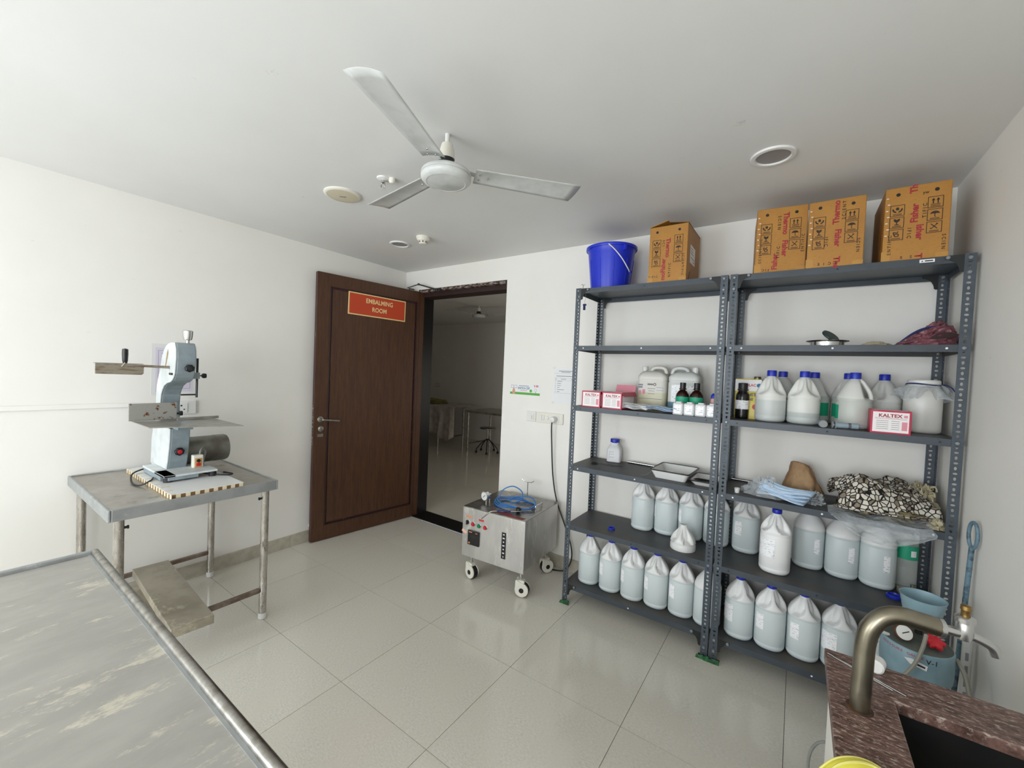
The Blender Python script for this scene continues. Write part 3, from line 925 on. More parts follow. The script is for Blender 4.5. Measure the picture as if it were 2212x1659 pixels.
# ------------------------------------------------------------------ bone saw
Z0 = TZ + .0205
t = thing('bone_saw', 'grey meat and bone band saw with black knobs on the steel table', 'bone saw', (.45, -2.06, Z0))
outer = [(.182, Z0 + .03), (.195, 1.057), (.215, 1.111), (.25, 1.22), (.262, 1.275), (.268, 1.34), (.277, 1.391), (.300, 1.44), (.326, 1.478), (.345, 1.53), (.363, 1.57), (.392, 1.605), (.432, 1.632), (.47, 1.644), (.51, 1.649)]
inner = [(.567, 1.649), (.588, 1.61), (.592, 1.56), (.585, 1.51), (.577, 1.473), (.559, 1.448), (.535, 1.430), (.503, 1.419), (.455, 1.412), (.404, 1.394), (.372, 1.368), (.349, 1.338), (.337, 1.281), (.345, 1.20), (.37, 1.165), (.518, 1.15), (.516, 1.09), (.504, 1.028), (.485, .95), (.465, Z0 + .03)]
prof = outer + inner
MX = Matrix(((1, 0, 0, 0), (0, 0, -1, 0), (0, 1, 0, 0), (0, 0, 0, 1)))
wb = WB(t); wb.prism(prof, .092, T(0, -2.03, 0) @ MX); wb.build('frame', 'saw_grey', bev=.006)
# door cover on the window side: same grey paint, colour lightened for strong daylight
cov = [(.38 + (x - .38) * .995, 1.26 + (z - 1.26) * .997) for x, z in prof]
wb = WB(t); wb.prism(cov, .008, T(0, -2.1215, 0) @ MX); cv = wb.build('door_cover', 'saw_white_lit', bev=.003)
wb = WB(t); wb.prism([(.42, 1.50), (.44, 1.515), (.475, 1.585), (.47, 1.61), (.455, 1.59), (.435, 1.54)], .0006, T(0, -2.1295, 0) @ MX); wb.build('rust_mark', 'saw_rust', parent=None)
wb = WB(t); wb.box(.512, .555, -2.136, -2.1295, 1.462, 1.474); wb.build('hinge_catch', 'steel_dark')
wb = WB(t); wb.lathe([(.009, 1.645), (.009, 1.665), (.020, 1.668), (.024, 1.690), (.0255, 1.718), (.022, 1.722), (0, 1.722)], 24, T(.545, -2.06, 0), fn=lambda a, z: 1 + (.03 * math.cos(a * 8) if z > 1.667 else 0)); wb.build('tension_knob', 'chrome', True)
def knob(x, y, z, r_, name, mat='black', inner_mat=None):
    wb = WB(t)
    wb.lathe([(r_ * .5, 0), (r_ * .5, .006), (r_, .008), (r_, .02), (r_ * .8, .024), (0, .024)], 32, T(x, y, z) @ Matrix.Rotation(R(90), 4, 'Y'), fn=lambda a, zz: 1 + .07 * math.cos(a * 7))
    k = wb.build(name, mat, True)
    if inner_mat:
        wb = WB(t); wb.lathe([(r_ * .55, .024), (r_ * .5, .026), (0, .027)], 20, T(x, y, z) @ Matrix.Rotation(R(90), 4, 'Y'))
        o = wb.build('knob_cap', inner_mat, True)
    return k
knob(.588, -2.066, 1.504, .0215, 'door_knob', inner_mat='steel_dark')
knob(.500, -2.080, 1.012, .0225, 'door_knob', inner_mat='red_btn')
# work table with fence
def tabf(u, v):
    x = .40 + .36 * u + .09 * v * u
    return (x, -2.278 + .40 * v, 1.196 - .012 * v)
wb = WB(t); wb.sheet(tabf, 6, 6); wb.build('work_table', 'saw_plate', solid=.004)
wb = WB(t); wb.box(.50, .60, -2.105, -2.045, 1.168, 1.193); wb.box(.505, .59, -2.112, -2.038, 1.148, 1.168); wb.build('table_bracket', 'saw_grey', bev=.003)
wb = WB(t); wb.box(.455, .462, -2.296, -2.08, 1.200, 1.298); wb.build('fence_plate', 'rust_plate', bev=.003)
wb = WB(t); wb.box(.452, .462, -2.08, -1.865, 1.190, 1.206); wb.build('fence_rail', 'saw_plate', bev=.002)
wb = WB(t); wb.lathe([(.006, 0), (.006, .01), (.014, .012), (.014, .026), (0, .028)], 16, look((.458, -2.08, 1.232), (.458, -2.04, 1.232))); wb.build('fence_knob', 'black', True)
# pusher arm with upright handle
wb = WB(t); wb.prism([(-2.436, 1.462), (-2.436, 1.519), (-2.105, 1.512), (-2.105, 1.470), (-2.13, 1.470), (-2.13, 1.497), (-2.243, 1.502), (-2.244, 1.466), (-2.252, 1.459)], .005, T(.50, 0, 0) @ SIDE); wb.build('pusher_arm', 'pusher', bev=.002)
wb = WB(t); wb.box(.47, .505, -2.437, -2.246, 1.516, 1.520); wb.build('pusher_flange', 'saw_plate')
wb = WB(t); wb.lathe([(.009, 1.520), (.012, 1.535), (.0135, 1.57), (.013, 1.596), (0, 1.600)], 16, T(.488, -2.318, 0)); wb.build('pusher_handle', 'black', True)
wb = WB(t); wb.tube([(.506, -2.322, 1.524), (.510, -2.330, 1.512), (.511, -2.336, 1.502)], .002, 6); wb.build('tie_string', 'board_tape')
# blade guide
wb = WB(t); wb.cyl((.50, -1.998, 1.355), (.50, -1.996, 1.563), .006, 10); wb.build('guide_rod', 'steel_dark', True)
wb = WB(t); wb.box(.488, .512, -2.032, -1.985, 1.44, 1.478); wb.build('guide_clamp', 'saw_grey', bev=.003)
wb = WB(t); wb.cyl((.50, -1.985, 1.459), (.50, -1.968, 1.459), .0035, 8); wb.lathe([(.012, 0), (.016, .008), (.014, .02), (0, .022)], 14, look((.50, -1.972, 1.459), (.50, -1.94, 1.459)), fn=lambda a, z: 1 + .08 * math.cos(a * 6)); wb.build('guide_knob', 'black', True)
wb = WB(t); wb.tube([(.50, -1.998, 1.345), (.50, -2.075, 1.345)], .0045, 8); wb.cyl((.50, -1.998, 1.328), (.50, -1.998, 1.36), .006, 10); wb.build('guide_foot', 'steel_dark', True)
# motor, switch, base
wb = WB(t); wb.cyl((.36, -2.03, .985), (.36, -1.86, .985), .083, 40); wb.build('motor', 'motor', True)
wb = WB(t); wb.lathe([(.0845, 0), (.0845, .06), (.08, .072), (.06, .077), (0, .077)], 40, look((.36, -1.86, .985), (.36, -1.70, .985))); wb.build('motor_cowl', 'motor', True)
wb = WB(t); wb.box(.508, .545, -2.022, -1.970, .908, .985); sw = wb.build('switch_box', 'cream_pl', bev=.005)
wb = WB(t); wb.box(.545, .548, -2.014, -1.978, .912, .966); wb.build('switch_surround', 'amber_btn', bev=.003)
wb = WB(t); wb.lathe([(.010, 0), (.009, .005), (0, .006)], 16, look((.548, -1.996, .951), (.56, -1.996, .951))); wb.build('start_button', 'black', True)
wb = WB(t); wb.lathe([(.0115, 0), (.010, .006), (0, .007)], 16, look((.548, -1.996, .929), (.56, -1.996, .929))); wb.build('stop_button', 'red_btn', True)
wb = WB(t); wb.box(.28, .66, -2.19, -2.135, Z0 + .028, Z0 + .04); wb.box(.50, .66, -2.19, -1.935, Z0 + .028, Z0 + .04); wb.box(.22, .5, -2.135, -1.95, Z0 + .028, Z0 + .039); wb.build('base_plate', 'saw_white_lit', bev=.003)
wb = WB(t); wb.box(.64, .66, -2.17, -2.03, Z0 + .01, Z0 + .028); wb.box(.30, .60, -2.19, -2.175, Z0 + .006, Z0 + .028); wb.build('base_rail', 'saw_grey', bev=.002)
for (x, y) in ((.632, -2.165), (.64, -1.955), (.32, -2.165), (.32, -1.955)):
    wb = WB(t); wb.lathe([(.020, 0), (.019, .02), (.015, .028), (0, .028)], 18, T(x, y, Z0)); wb.build('rubber_foot', 'rubber', True)
wb = WB(t); wb.tube(smooth_path([(.53, -1.985, .982), (.53, -1.98, 1.01), (.50, -1.955, 1.02), (.47, -1.935, .99), (.47, -1.945, .94), (.5, -1.96, .90)]), .0055, 8); wb.build('conduit', 'grey_cord', True)
wb = WB(t); wb.tube(smooth_path([(.545, -1.995, .908), (.57, -1.99, .885), (.64, -1.955, Z0 + .008), (.70, -1.90, Z0 + .006), (.69, -1.87, Z0 + .006), (.62, -1.89, Z0 + .006)]), .0045, 8); wb.build('switch_lead', 'cord', True)
wb = WB(t); wb.tube(smooth_path([(.30, -2.15, Z0 + .02), (.30, -2.195, Z0 + .02), (.34, -2.25, Z0 + .006), (.46, -2.275, TZ + .004), (.54, -2.26, TZ + .004), (.56, -2.22, Z0 + .006), (.50, -2.195, Z0 + .006)]), .0045, 8); wb.build('mains_lead', 'cord', True)

# ------------------------------------------------------------------ scratched dissection table in the foreground
AX0, AX1, AY0, AY1, AZ = 1.243, 3.10, -3.32, -2.556, .80
t = thing('dissection_table', 'large scratched grey steel dissection table in the near left corner', 'table', ((AX0 + AX1) / 2, (AY0 + AY1) / 2, 0))
wb = WB(t); wb.box(AX0 + .02, AX1 - .02, AY0 + .02, AY1 - .02, AZ - .022, AZ - .016); wb.build('table_top', 'autopsy')
for y in (AY0, AY1):
    wb = WB(t); wb.tube([(AX0, y, AZ - .013), (AX1, y, AZ - .013)], .013, 14); wb.build('side_rim', 'satin', True)
for x in (AX0, AX1):
    wb = WB(t); wb.box(x - .004, x + .012, AY0, AY1, AZ - .03, AZ - .002); wb.build('end_rim', 'steel_rim', bev=.004)
wb = WB(t); wb.box(AX0 + .01, AX1 - .01, AY0 + .008, AY0 + .02, AZ - .05, AZ - .014); wb.box(AX0 + .01, AX1 - .01, AY1 - .02, AY1 - .008, AZ - .05, AZ - .014); wb.build('apron', 'steel_rim')
for x in (AX0 + .55, AX1 - .2):
    for y in (AY0 + .1, AY1 - .1):
        wb = WB(t); wb.cyl((x, y, 0), (x, y, AZ - .022), .022, 18); wb.build('leg', 'leg', True)
for y in (AY0 + .1, AY1 - .1):
    wb = WB(t); wb.box(AX0 + .55, AX1 - .2, y - .012, y + .012, .15, .175); wb.build('rung', 'rung')

# ------------------------------------------------------------------ embalming machine on castors
t = thing('embalming_machine', 'stainless steel embalming machine box on white castors beside the left rack', 'machine', (1.725, -.362, 0), R(3.6))
HX, HY, MZ0, MZ1 = .262, .262, .2, .548
MB().box(-HX, HX, -HY + .004, HY, MZ0, MZ1).build('cabinet', 'machine', t, bev=.003)
MB().box(-HX - .004, HX + .004, -HY - .002, HY + .002, MZ1, MZ1 + .006).build('lid', 'machine_top', t, bev=.002)
fp = MB().box(-HX - .003, HX + .003, -HY - .004, -HY + .003, MZ0 - .012, MZ1).build('front_panel', 'machine', t, bev=.002)
def fpos(u, v):
    return T(-HX + 2 * HX * u, -HY - .004, MZ1 - (MZ1 - MZ0 + .012) * v)
for (u, v, m) in ((.185, .30, 'red_btn'), (.285, .305, 'green_btn'), (.39, .305, 'red_btn')):
    q = fpos(u, v) @ Matrix.Rotation(R(90), 4, 'X')
    MB().lathe([(.017, 0), (.017, .004), (.0145, .006)], 20, q).build('button_bezel', 'chrome', t, True)
    MB().lathe([(.014, .004), (.014, .014), (.011, .018), (0, .019)], 20, q).build('push_button', m, t, True)
q = fpos(.085, .29) @ Matrix.Rotation(R(90), 4, 'X')
MB().lathe([(.017, 0), (.016, .006), (0, .006)], 20, q).build('switch_bezel', 'chrome', t, True)
MB().box(-.005, .005, -.016, .016, .006, .02, q).build('rotary_switch', 'black', t, bev=.002)
rect('warning_label', 'orange_lbl', t, fpos(.11, .17) @ FRONT, .05, .012)
rect('red_label', 'red_lbl', t, fpos(.315, .19) @ FRONT, .045, .014)
rect('tape_scrap', 'pink_tape', t, fpos(.03, .50) @ FRONT @ Matrix.Rotation(R(-25), 4, 'Z'), .045, .022)
cx_ = fpos(.20, .585) @ FRONT
MB().box(-.05, .05, -.053, .053, 0, .012, cx_).build('controller', 'black', t, bev=.003)
rect('controller_screen', 'steel_dark', t, cx_ @ T(0, .012, .012), .05, .022)
rect('maker_print', 'orange_lbl', t, cx_ @ T(-.025, .042, .012), .028, .006, .0004)
rect('maker_print', 'orange_lbl', t, cx_ @ T(.028, .040, .012), .02, .005, .0004)
MB().lathe([(.007, 0), (.006, .002), (0, .002)], 14, cx_ @ T(-.034, -.038, .012)).build('indicator_lamp', 'orange_lbl', t, True)
sx_ = fpos(.69, .56) @ FRONT
rect('level_gauge', 'black', t, sx_, .034, .185, .003)
for i in range(7):
    rect('scale_mark', 'paper', t, sx_ @ T(0, .078 - .026 * i, .003), (.012, .017, .010, .018, .010, .016, .008)[i], .008, .0004)
# lid furniture
LZ = MZ1 + .006
MB().tube(smooth_path([(.20, .0, LZ), (.20, .0, LZ + .022), (.205, .025, LZ + .026), (.205, .075, LZ + .026), (.20, .10, LZ + .022), (.20, .10, LZ)], 3), .0045, 8).build('lid_handle', 'chrome', t, True)
MB().cyl((.0, .235, LZ), (.0, .235, LZ + .12), .004, 8).tube([(-.055, .235, LZ + .135), (-.03, .235, LZ + .12), (.03, .235, LZ + .12), (.055, .235, LZ + .135)], .004, 8).build('hose_hook', 'chrome', t, True)
g = MB().lathe([(.034, 0), (.034, .022), (.036, .024), (.036, .03), (.031, .031)], 32, T(-.17, -.10, LZ + .055) @ Matrix.Rotation(R(90), 4, 'X') @ Matrix.Rotation(R(-10), 4, 'Y'), cap=True).build('pressure_gauge', 'chrome', t, True)
gm = T(-.17, -.10, LZ + .055) @ Matrix.Rotation(R(90), 4, 'X') @ Matrix.Rotation(R(-10), 4, 'Y')
MB().lathe([(.030, .031), (0, .0312)], 28, gm).build('gauge_dial', 'dial', t, True)
MB().box(-.002, .002, -.016, .016, .0314, .032, gm @ Matrix.Rotation(R(-45), 4, 'Z')).build('gauge_needle', 'black', t)
MB().cyl((-.17, -.105, LZ), (-.17, -.105, LZ + .022), .006, 10).cyl((-.17, -.085, LZ + .055), (-.17, -.05, LZ + .055), .007, 10).cyl((-.17, -.06, LZ), (-.17, -.06, LZ + .055), .006, 10).build('gauge_stem', 'chrome', t, True)
b = MB().prism([(-.05, -.215), (0, -.185), (.02, -.20), (.10, -.19), (.15, -.225), (.24, -.215), (.235, -.255), (.12, -.258), (.04, -.24), (-.02, -.245)], .0008, T(0, 0, LZ))
b.build('flaked_paint', 'red_mark', t)
pts = []
rnd = random.Random(4)
for i in range(44):
    a = 2 * PI * i / 15
    rr = .125 + .018 * math.sin(i * .9)
    pts.append((.035 + rr * math.cos(a) * 1.15, -.02 + rr * math.sin(a) * .95, LZ + .006 + .00055 * i + .006 * math.sin(i * 1.7)))
b = MB().tube(smooth_path(pts, 2), .0045, 8)
b.tube(smooth_path([(-.11, -.03, LZ + .02), (-.09, .0, LZ + .09), (-.02, .03, LZ + .125), (.06, .03, LZ + .10), (.08, .0, LZ + .05), (.04, -.05, LZ + .03), (.0, -.03, LZ + .035), (.02, .04, LZ + .05), (.12, .06, LZ + .06), (.19, .02, LZ + .035), (.19, -.06, LZ + .02), (.15, -.11, LZ + .012)], 6), .0045, 8)
tag(b.build('hose_coil', 'blue_hose', None, True), 'loose coil of blue hose lying on the machine lid', 'hose')
hc = bpy.data.objects['hose_coil']
hc.location, hc.rotation_euler = t.location, t.rotation_euler
MB().tube(smooth_path([(-.09, -.275, LZ - .055), (-.02, -.262, LZ + .006), (.04, -.235, LZ + .012), (.10, -.19, LZ + .012), (.16, -.15, LZ + .015)]), .004, 8).build('nozzle_lance', 'satin', t, True)
MB().cyl((.02, -.245, LZ + .013), (.10, -.19, LZ + .013), .007, 10).build('nozzle_grip', 'navy', t, True)
MB().lathe([(.012, 0), (.02, .008), (.02, .026), (.012, .034), (0, .034)], 14, look((.12, -.15, LZ + .02), (.17, -.13, LZ + .02))).build('hose_valve', 'black', t, True)
def castor(x, y, rz):
    c = bpy.data.objects.new('castor', None)
    COL.objects.link(c)
    c.parent = t
    c.location = (x, y, 0)
    c.rotation_euler = (0, 0, rz)
    MB().cyl((0, 0, .11), (0, 0, MZ0 - .002), .009, 12).build('stem', 'chrome', c, True)
    hood = arc(-.012, .05, .049, -90, -270, 10) + [(.028, .118), (.034, .108)] + arc(-.012, .05, .049, 20, -90, 8)[:-1]
    for s_ in (-1, 1):
        MB().prism(hood, .012, Matrix(((1, 0, 0, 0), (0, 0, 1, s_ * .022 - .006), (0, 1, 0, .004), (0, 0, 0, 1)))).build('wheel_cover', 'cream_pl', c, bev=.004)
        MB().lathe([(.017, 0), (.017, .002), (0, .0022)], 20, look((-.012, s_ * .028, .052), (-.012, s_ * .05, .052))).build('hub_cap', 'black', c, True)
    MB().box(-.03, .03, -.02, .02, .095, .118).build('housing', 'cream_pl', c, bev=.004)
    MB().cyl((-.012, -.017, .05), (-.012, .017, .05), .05, 28).build('tyre', 'rubber', c, True)
castor(-.22, -.20, R(165)); castor(.215, -.205, R(195)); castor(.20, .205, R(235)); castor(-.215, .20, R(120))

# ------------------------------------------------------------------ slotted-angle racks
def post_mesh(h=2.1375, w_=.036, pitch=.0225):
    b = MB()
    n = int(round(h / pitch))
    for fl in (0, 1):
        for i in range(n):
            zc = (i + .5) * pitch
            hw, hh = (.0048, .0078) if i % 2 == 0 else (.0078, .0048)
            cu = w_ * .52
            outer = [(w_, zc), (w_, zc + pitch / 2), (cu, zc + pitch / 2), (0, zc + pitch / 2), (0, zc), (0, zc - pitch / 2), (cu, zc - pitch / 2), (w_, zc - pitch / 2)]
            k = .72
            inn = [(cu + hw, zc), (cu + hw * k, zc + hh * k), (cu, zc + hh), (cu - hw * k, zc + hh * k), (cu - hw, zc), (cu - hw * k, zc - hh * k), (cu, zc - hh), (cu + hw * k, zc - hh * k)]
            vs = [((p, 0, z) if fl == 0 else (0, p, z)) for p, z in outer + inn]
            fs = [(j, (j + 1) % 8, 8 + (j + 1) % 8, 8 + j) for j in range(8)]
            b.add(vs, fs)
    return b.mesh('post', 'rack_post')
POST = post_mesh()
GUS = MB().prism([(.0365 + x * .66, y * .8) for x, y in [(0, 0), (.082, 0), (.09, -.008), (.086, -.02)] + arc(.088, -.088, .068, 92, 178, 7) + [(.012, -.092), (0, -.092)]], .003).mesh('gusset', 'gusset')
BOLT = MB().lathe([(.0085, 0), (.0085, .004), (.006, .007), (0, .0075)], 12, Matrix.Rotation(R(90), 4, 'X')).mesh('bolt', 'bolt', True)
def rack(x0, x1, zs, label):
    t = thing('slotted_steel_rack', label, 'rack', (x0, -.43, 0))
    W_, D = x1 - x0, .40
    for (x, y, rz) in ((0, 0, 0), (W_, 0, 90), (W_, D, 180), (0, D, 270)):
        o = inst('post', POST, t, (x, y, .002), R(rz))
        m = o.modifiers.new('thickness', 'SOLIDIFY')
        m.thickness, m.offset = .002, 0
    for i, z in enumerate(zs):
        b = MB().box(.003, W_ - .003, .003, D - .003, z - .0015, z)
        b.box(.003, W_ - .003, .003, .0045, z - .030, z - .0015).box(.003, W_ - .003, D - .0045, D - .003, z - .030, z - .0015)
        b.box(.003, .0045, .0045, D - .0045, z - .030, z - .0015).box(W_ - .0045, W_ - .003, .0045, D - .0045, z - .030, z - .0015)
        b.build('shelf', 'rack_top' if i < 5 else 'rack', t)
        f = MB().box(.002, W_ - .002, .0012, .0032, z - .031, z + .0006)
        f.build('shelf_lip', 'rack', t)
        for x in (.019, W_ - .019):
            inst('bolt', BOLT, t, (x, -.001, z - .014))
            inst('bolt', BOLT, t, (x, D - .008, z - .014))
        for x in (.07, W_ / 2, W_ - .07):
            MB().cyl((x, .0005, z - .015), (x, .0014, z - .015), .0045, 10).build('lip_hole', 'gusset' if (i + int(x * 10)) % 2 else 'paper', t)
    for (z, ) in ((zs[-1],), (zs[0],)):
        for side in (0, 1):
            for back in (0, 1):
                o = inst('gusset', GUS, t)
                mx = Matrix(((-1 if side else 1, 0, 0, W_ if side else 0), (0, 0, -1, (D - .006) if back else .0005), (0, 1, 0, z + .001), (0, 0, 0, 1)))
                o.matrix_local = mx
                if not back:
                    inst('bolt', BOLT, t, ((W_ - .086) if side else .086, -.002, z - .008))
                    inst('bolt', BOLT, t, ((W_ - .019) if side else .019, -.001, z - .075))
    for x in (.0, W_):
        s_ = 1 if x == 0 else -1
        MB().box(x - s_ * .003, x + s_ * .039, -.003, .036, .0, .05).build('rust_collar', 'rust', t) if False else None
    return t
ZS = [.135, .54, .945, 1.35, 1.755, 2.135]
LX0, LX1, RX0, RX1 = 2.216, 3.128, 3.140, 4.055
rack(LX0, LX1, ZS, 'slate grey slotted-angle rack next to the doorway, holding the blue bucket')
rack(RX0, RX1, ZS, 'slate grey slotted-angle rack in the right corner under three cartons')
# green cloth packing and rust under the post feet
def packing(x, y, w_, label, seed):
    t = thing('packing_cloth', label, 'cloth', (x, y, 0), 0, 'green cloth wads under rack feet')
    rn = random.Random(seed)
    b = MB()
    for k in range(5):
        a = rn.uniform(-3, 3)
        cx0 = rn.uniform(-w_, w_)
        b.add([(cx0 - .02, -.012 + rn.uniform(-.01, .01), .001), (cx0 + .022, -.018, .001), (cx0 + .026 + rn.uniform(-.01, .01), -.022, .022 + rn.uniform(0, .014)), (cx0 - .016, -.012, .012 + rn.uniform(0, .012))], [(0, 1, 2, 3)])
    b.build('wad', 'green_cloth', t, solid=.002)
    MB().box(-w_, w_, .0, .03, .002, .004).build('rust_scale', 'rust', t)
packing(2.234, -.43, .022, 'green cloth wad under the outer foot of the left rack', 2)
packing(3.134, -.435, .055, 'green cloth wad under the two middle rack feet', 7)

# ------------------------------------------------------------------ gallon jugs
def sq(a, n=2.35):
    return 1 / (abs(math.cos(a)) ** n + abs(math.sin(a)) ** n) ** (1 / n)
def grip(a, z, z0, z1, depth):
    """recessed finger grips either side of a ridge that flares at its foot; ridge faces +X"""
    if z <= z0 or z >= z1:
        return 0
    t_ = (z - z0) / (z1 - z0)
    d = abs((a + PI) % (2 * PI) - PI)
    ridge = .13 + .55 * max(0, 1 - t_ * 1.9) ** 2
    k1 = max(0, min(1, (d - ridge) / .10))
    k2 = max(0, min(1, (1.30 - d) / .25))
    kz = min(1, t_ / .12) * (1 - t_) ** .55
    return depth * k1 * k2 * kz
JS = 1.07                                            # jug height factor
def jug_meshes(ga=0):
    q = .0725
    prof = [(q * .74, 0), (q * .90, .003), (q * .98, .012), (q, .022), (q * .975, .026), (q * .975, .03), (q, .034), (q, .186), (q * .975, .190), (q * .975, .195), (q, .199), (q * .995, .206), (q * .975, .214), (q * .94, .222), (q * .89, .231), (q * .82, .241), (q * .73, .251), (q * .63, .261), (q * .52, .271), (q * .41, .280), (q * .32, .287), (q * .28, .292), (q * .28, .302)]
    def fn(a, z):
        s_ = max(0, min(1, (.27 - z) / .05))
        return (sq(a) * s_ + 1 - s_) * (1 - grip(a - ga, z, .207, .290, .42))
    body = MB().lathe(prof, 72, fn=fn)
    body.v = [(x, y, z * JS) for x, y, z in body.v]
    cap = MB().lathe([(.0215, .294), (.0228, .297), (.0228, .314), (.020, .318), (0, .318)], 24, fn=lambda a, z: 1 + (.015 * math.cos(a * 20) if z < .315 else 0))
    cap.v = [(x, y, z + .292 * (JS - 1)) for x, y, z in cap.v]
    return body, cap
_, JC = jug_meshes()
CAP_ME = JC.mesh('jug_cap', 'cap_blue', True)
def curved_label(r_, z0, z1, a0, a1, mat, name='paper_label', n=10, square=False):
    def f(u, v):
        a = a0 + (a1 - a0) * u
        k = r_ * (sq(a) if square else 1)
        return (k * math.cos(a), k * math.sin(a), z0 + (z1 - z0) * v)
    return MB().sheet(f, n, 1).mesh(name, mat, True)
def jug_label(kind, ang):
    a = R(ang)
    if kind == 'LAB':
        return curved_label(.0738, .105, .185, a - R(18), a + R(14), 'label', square=True)
    if kind == 'LABW':
        return curved_label(.0738, .090, .185, a - R(30), a + R(30), 'label', square=True)
    return curved_label(.0738, .095, .175, a - R(10), a + R(10), 'label', 'printed_panel', square=True)
def jug(x, y, z, grip_dir, label, group, mat='jug', cap=True, lab=None, labrot=0):
    t = thing('gallon_jug', label, 'jug', (x, y, z), 0, group)
    jug_meshes(R(grip_dir))[0].build('jug_body', mat, t, True, angle=60)
    if cap:
        inst('jug_cap', CAP_ME, t)
    if lab:
        me = jug_label(lab, labrot)
        inst('printed_panel' if lab == 'BAR' else 'paper_label', me, t)
G1 = 'gallon jugs on the bottom shelf of the left rack'
zz = ZS[0]
jug(2.345, -.291, zz, -20, 'filled milky jug, leftmost on the bottom shelf of the left rack', G1)
jug(2.501, -.296, zz, -100, 'second jug from the left on the left rack bottom shelf', G1, lab='LAB', labrot=-128)
jug(2.652, -.301, zz, -98, 'third jug from the left on the left rack bottom shelf', G1, lab='LAB', labrot=-132)
jug(2.801, -.295, zz, -95, 'fourth jug from the left on the left rack bottom shelf', G1, lab='LAB', labrot=-130)
jug(2.950, -.291, zz, -92, 'fifth jug from the left on the left rack bottom shelf', G1, lab='LAB', labrot=-125)
jug(3.096, -.300, zz, 100, 'jug half hidden by the right post on the left rack bottom shelf', G1)
G2 = 'gallon jugs on the second lowest shelf of the left rack'
zz = ZS[1]
jug(2.649, -.141, zz, -70, 'filled jug standing leftmost on the left rack shelf with the loose blue ring', G2, lab='LAB', labrot=-152)
jug(2.797, -.117, zz, -72, 'second filled jug behind the small cut-off jug top, left rack', G2, lab='LAB', labrot=-150)
jug(2.945, -.100, zz, -80, 'filled jug directly behind the small cut-off jug top', G2, lab='LAB', labrot=-140)
jug(3.094, -.092, zz, -85, 'jug partly behind the middle posts on the second lowest shelf', G2)
G3 = 'gallon jugs on the second lowest shelf of the right rack'
jug(3.256, -.085, zz, -95, 'filled jug next to the middle posts on the right rack second lowest shelf', G3, lab='LAB', labrot=-118)
jug(3.412, -.285, zz, -100, 'opaque white jug standing forward on the right rack, with large label', G3, mat='jug_opaque', lab='LABW', labrot=-120)
jug(3.562, -.082, zz, 90, 'jug set back just right of the opaque white jug', G3, lab='BAR', labrot=-60)
jug(3.709, -.100, zz, 85, 'fourth jug from the left on the right rack second lowest shelf', G3, lab='BAR', labrot=-62)
jug(3.852, -.115, zz, 95, 'jug beneath the hanging clear plastic bag, right rack', G3, lab='BAR', labrot=-68)
G4 = 'gallon jugs on the bottom shelf of the right rack'
zz = ZS[0]
jug(3.262, -.302, zz, -62, 'jug nearest the middle posts on the right rack bottom shelf', G4, lab='LABW', labrot=-140)
jug(3.409, -.303, zz, -75, 'second jug from the left on the right rack bottom shelf', G4, lab='LAB', labrot=-125)
jug(3.556, -.287, zz, -75, 'third jug from the left on the right rack bottom shelf', G4, lab='LAB', labrot=-118)
jug(3.703, -.272, zz, -78, 'fourth jug on the right rack bottom shelf, above the granite corner', G4, lab='LABW', labrot=-128)
jug(3.850, -.262, zz, -80, 'jug behind the faucet bend on the right rack bottom shelf', G4, lab='LAB', labrot=-110)
# cut-off jug top lying on the shelf
t = thing('jug_top', 'small cut-off white jug top standing on the left rack shelf edge', 'jug top', (2.948, -.315, ZS[1]))
q = .0715
b = MB().lathe([(q * .97, 0), (q, .004), (q, .028), (q * .97, .033), (q * .97, .040), (q, .046), (q * .95, .060), (q * .86, .074), (q * .70, .092), (q * .52, .108), (q * .38, .122), (q * .29, .132), (q * .29, .146), (q * .25, .146)], 64, Matrix.Rotation(R(-100), 4, 'Z'), fn=lambda a, z: 1 - grip(a, z, .046, .134, .45))
b.build('shell', 'jug_empty', t, True, angle=60)
def ring(x, y, z, label, r_=.0225):
    b = MB().lathe([(r_ - .004, 0), (r_, 0), (r_, .012), (r_ - .004, .012), (r_ - .004, 0)], 24, cap=False)
    o = tag(b.build('bottle_cap_ring', 'cap_blue', None, True), label, 'cap ring')
    o.location = (x, y, z)
ring(2.497, -.31, ZS[1], 'blue plastic cap ring lying alone on the left rack shelf')
o = tag(MB().lathe([(.028, 0), (.03, .004), (.029, .014), (.024, .016), (.022, .008), (0, .008)], 24, fn=lambda a, z: 1 + .03 * math.cos(9 * a)).build('blue_stopper', 'cap_blue', None, True), 'blue cap lying on the right rack shelf beside the wooden block', 'cap')
o.location = (3.905, -.235, ZS[1])

# ------------------------------------------------------------------ reagent jugs on the upper shelf of the right rack
def reagent_mesh(hole):
    q = .0725
    prof = [(q * .72, 0), (q * .92, .004), (q * .99, .014), (q, .03), (q * .98, .034), (q * .98, .038), (q, .042), (q, .122), (q * .98, .126), (q * .98, .132), (q, .136), (q, .146), (q * .97, .156), (q * .90, .168), (q * .80, .184), (q * .70, .200), (q * .58, .218), (q * .46, .232), (q * .34, .241), (q * .27, .245), (q * .255, .255)]
    def fn(a, z):
        if not hole:
            return 1 - grip(a, z, .150, .243, .46)
        if z < .150 or z > .242:
            return 1
        d = abs((a + PI) % (2 * PI) - PI)
        t_ = (z - .150) / .092
        return 1 - .62 * max(0, min(1, (.95 - d) / .3)) * min(1, t_ / .1) * min(1, (1 - t_) / .25)
    return MB().lathe(prof, 64, fn=fn)
RBM = {(m, h): reagent_mesh(h).mesh('jug_body', m, True, 60) for m in ('reagent_a', 'reagent_b', 'reagent_c') for h in (False, True)}
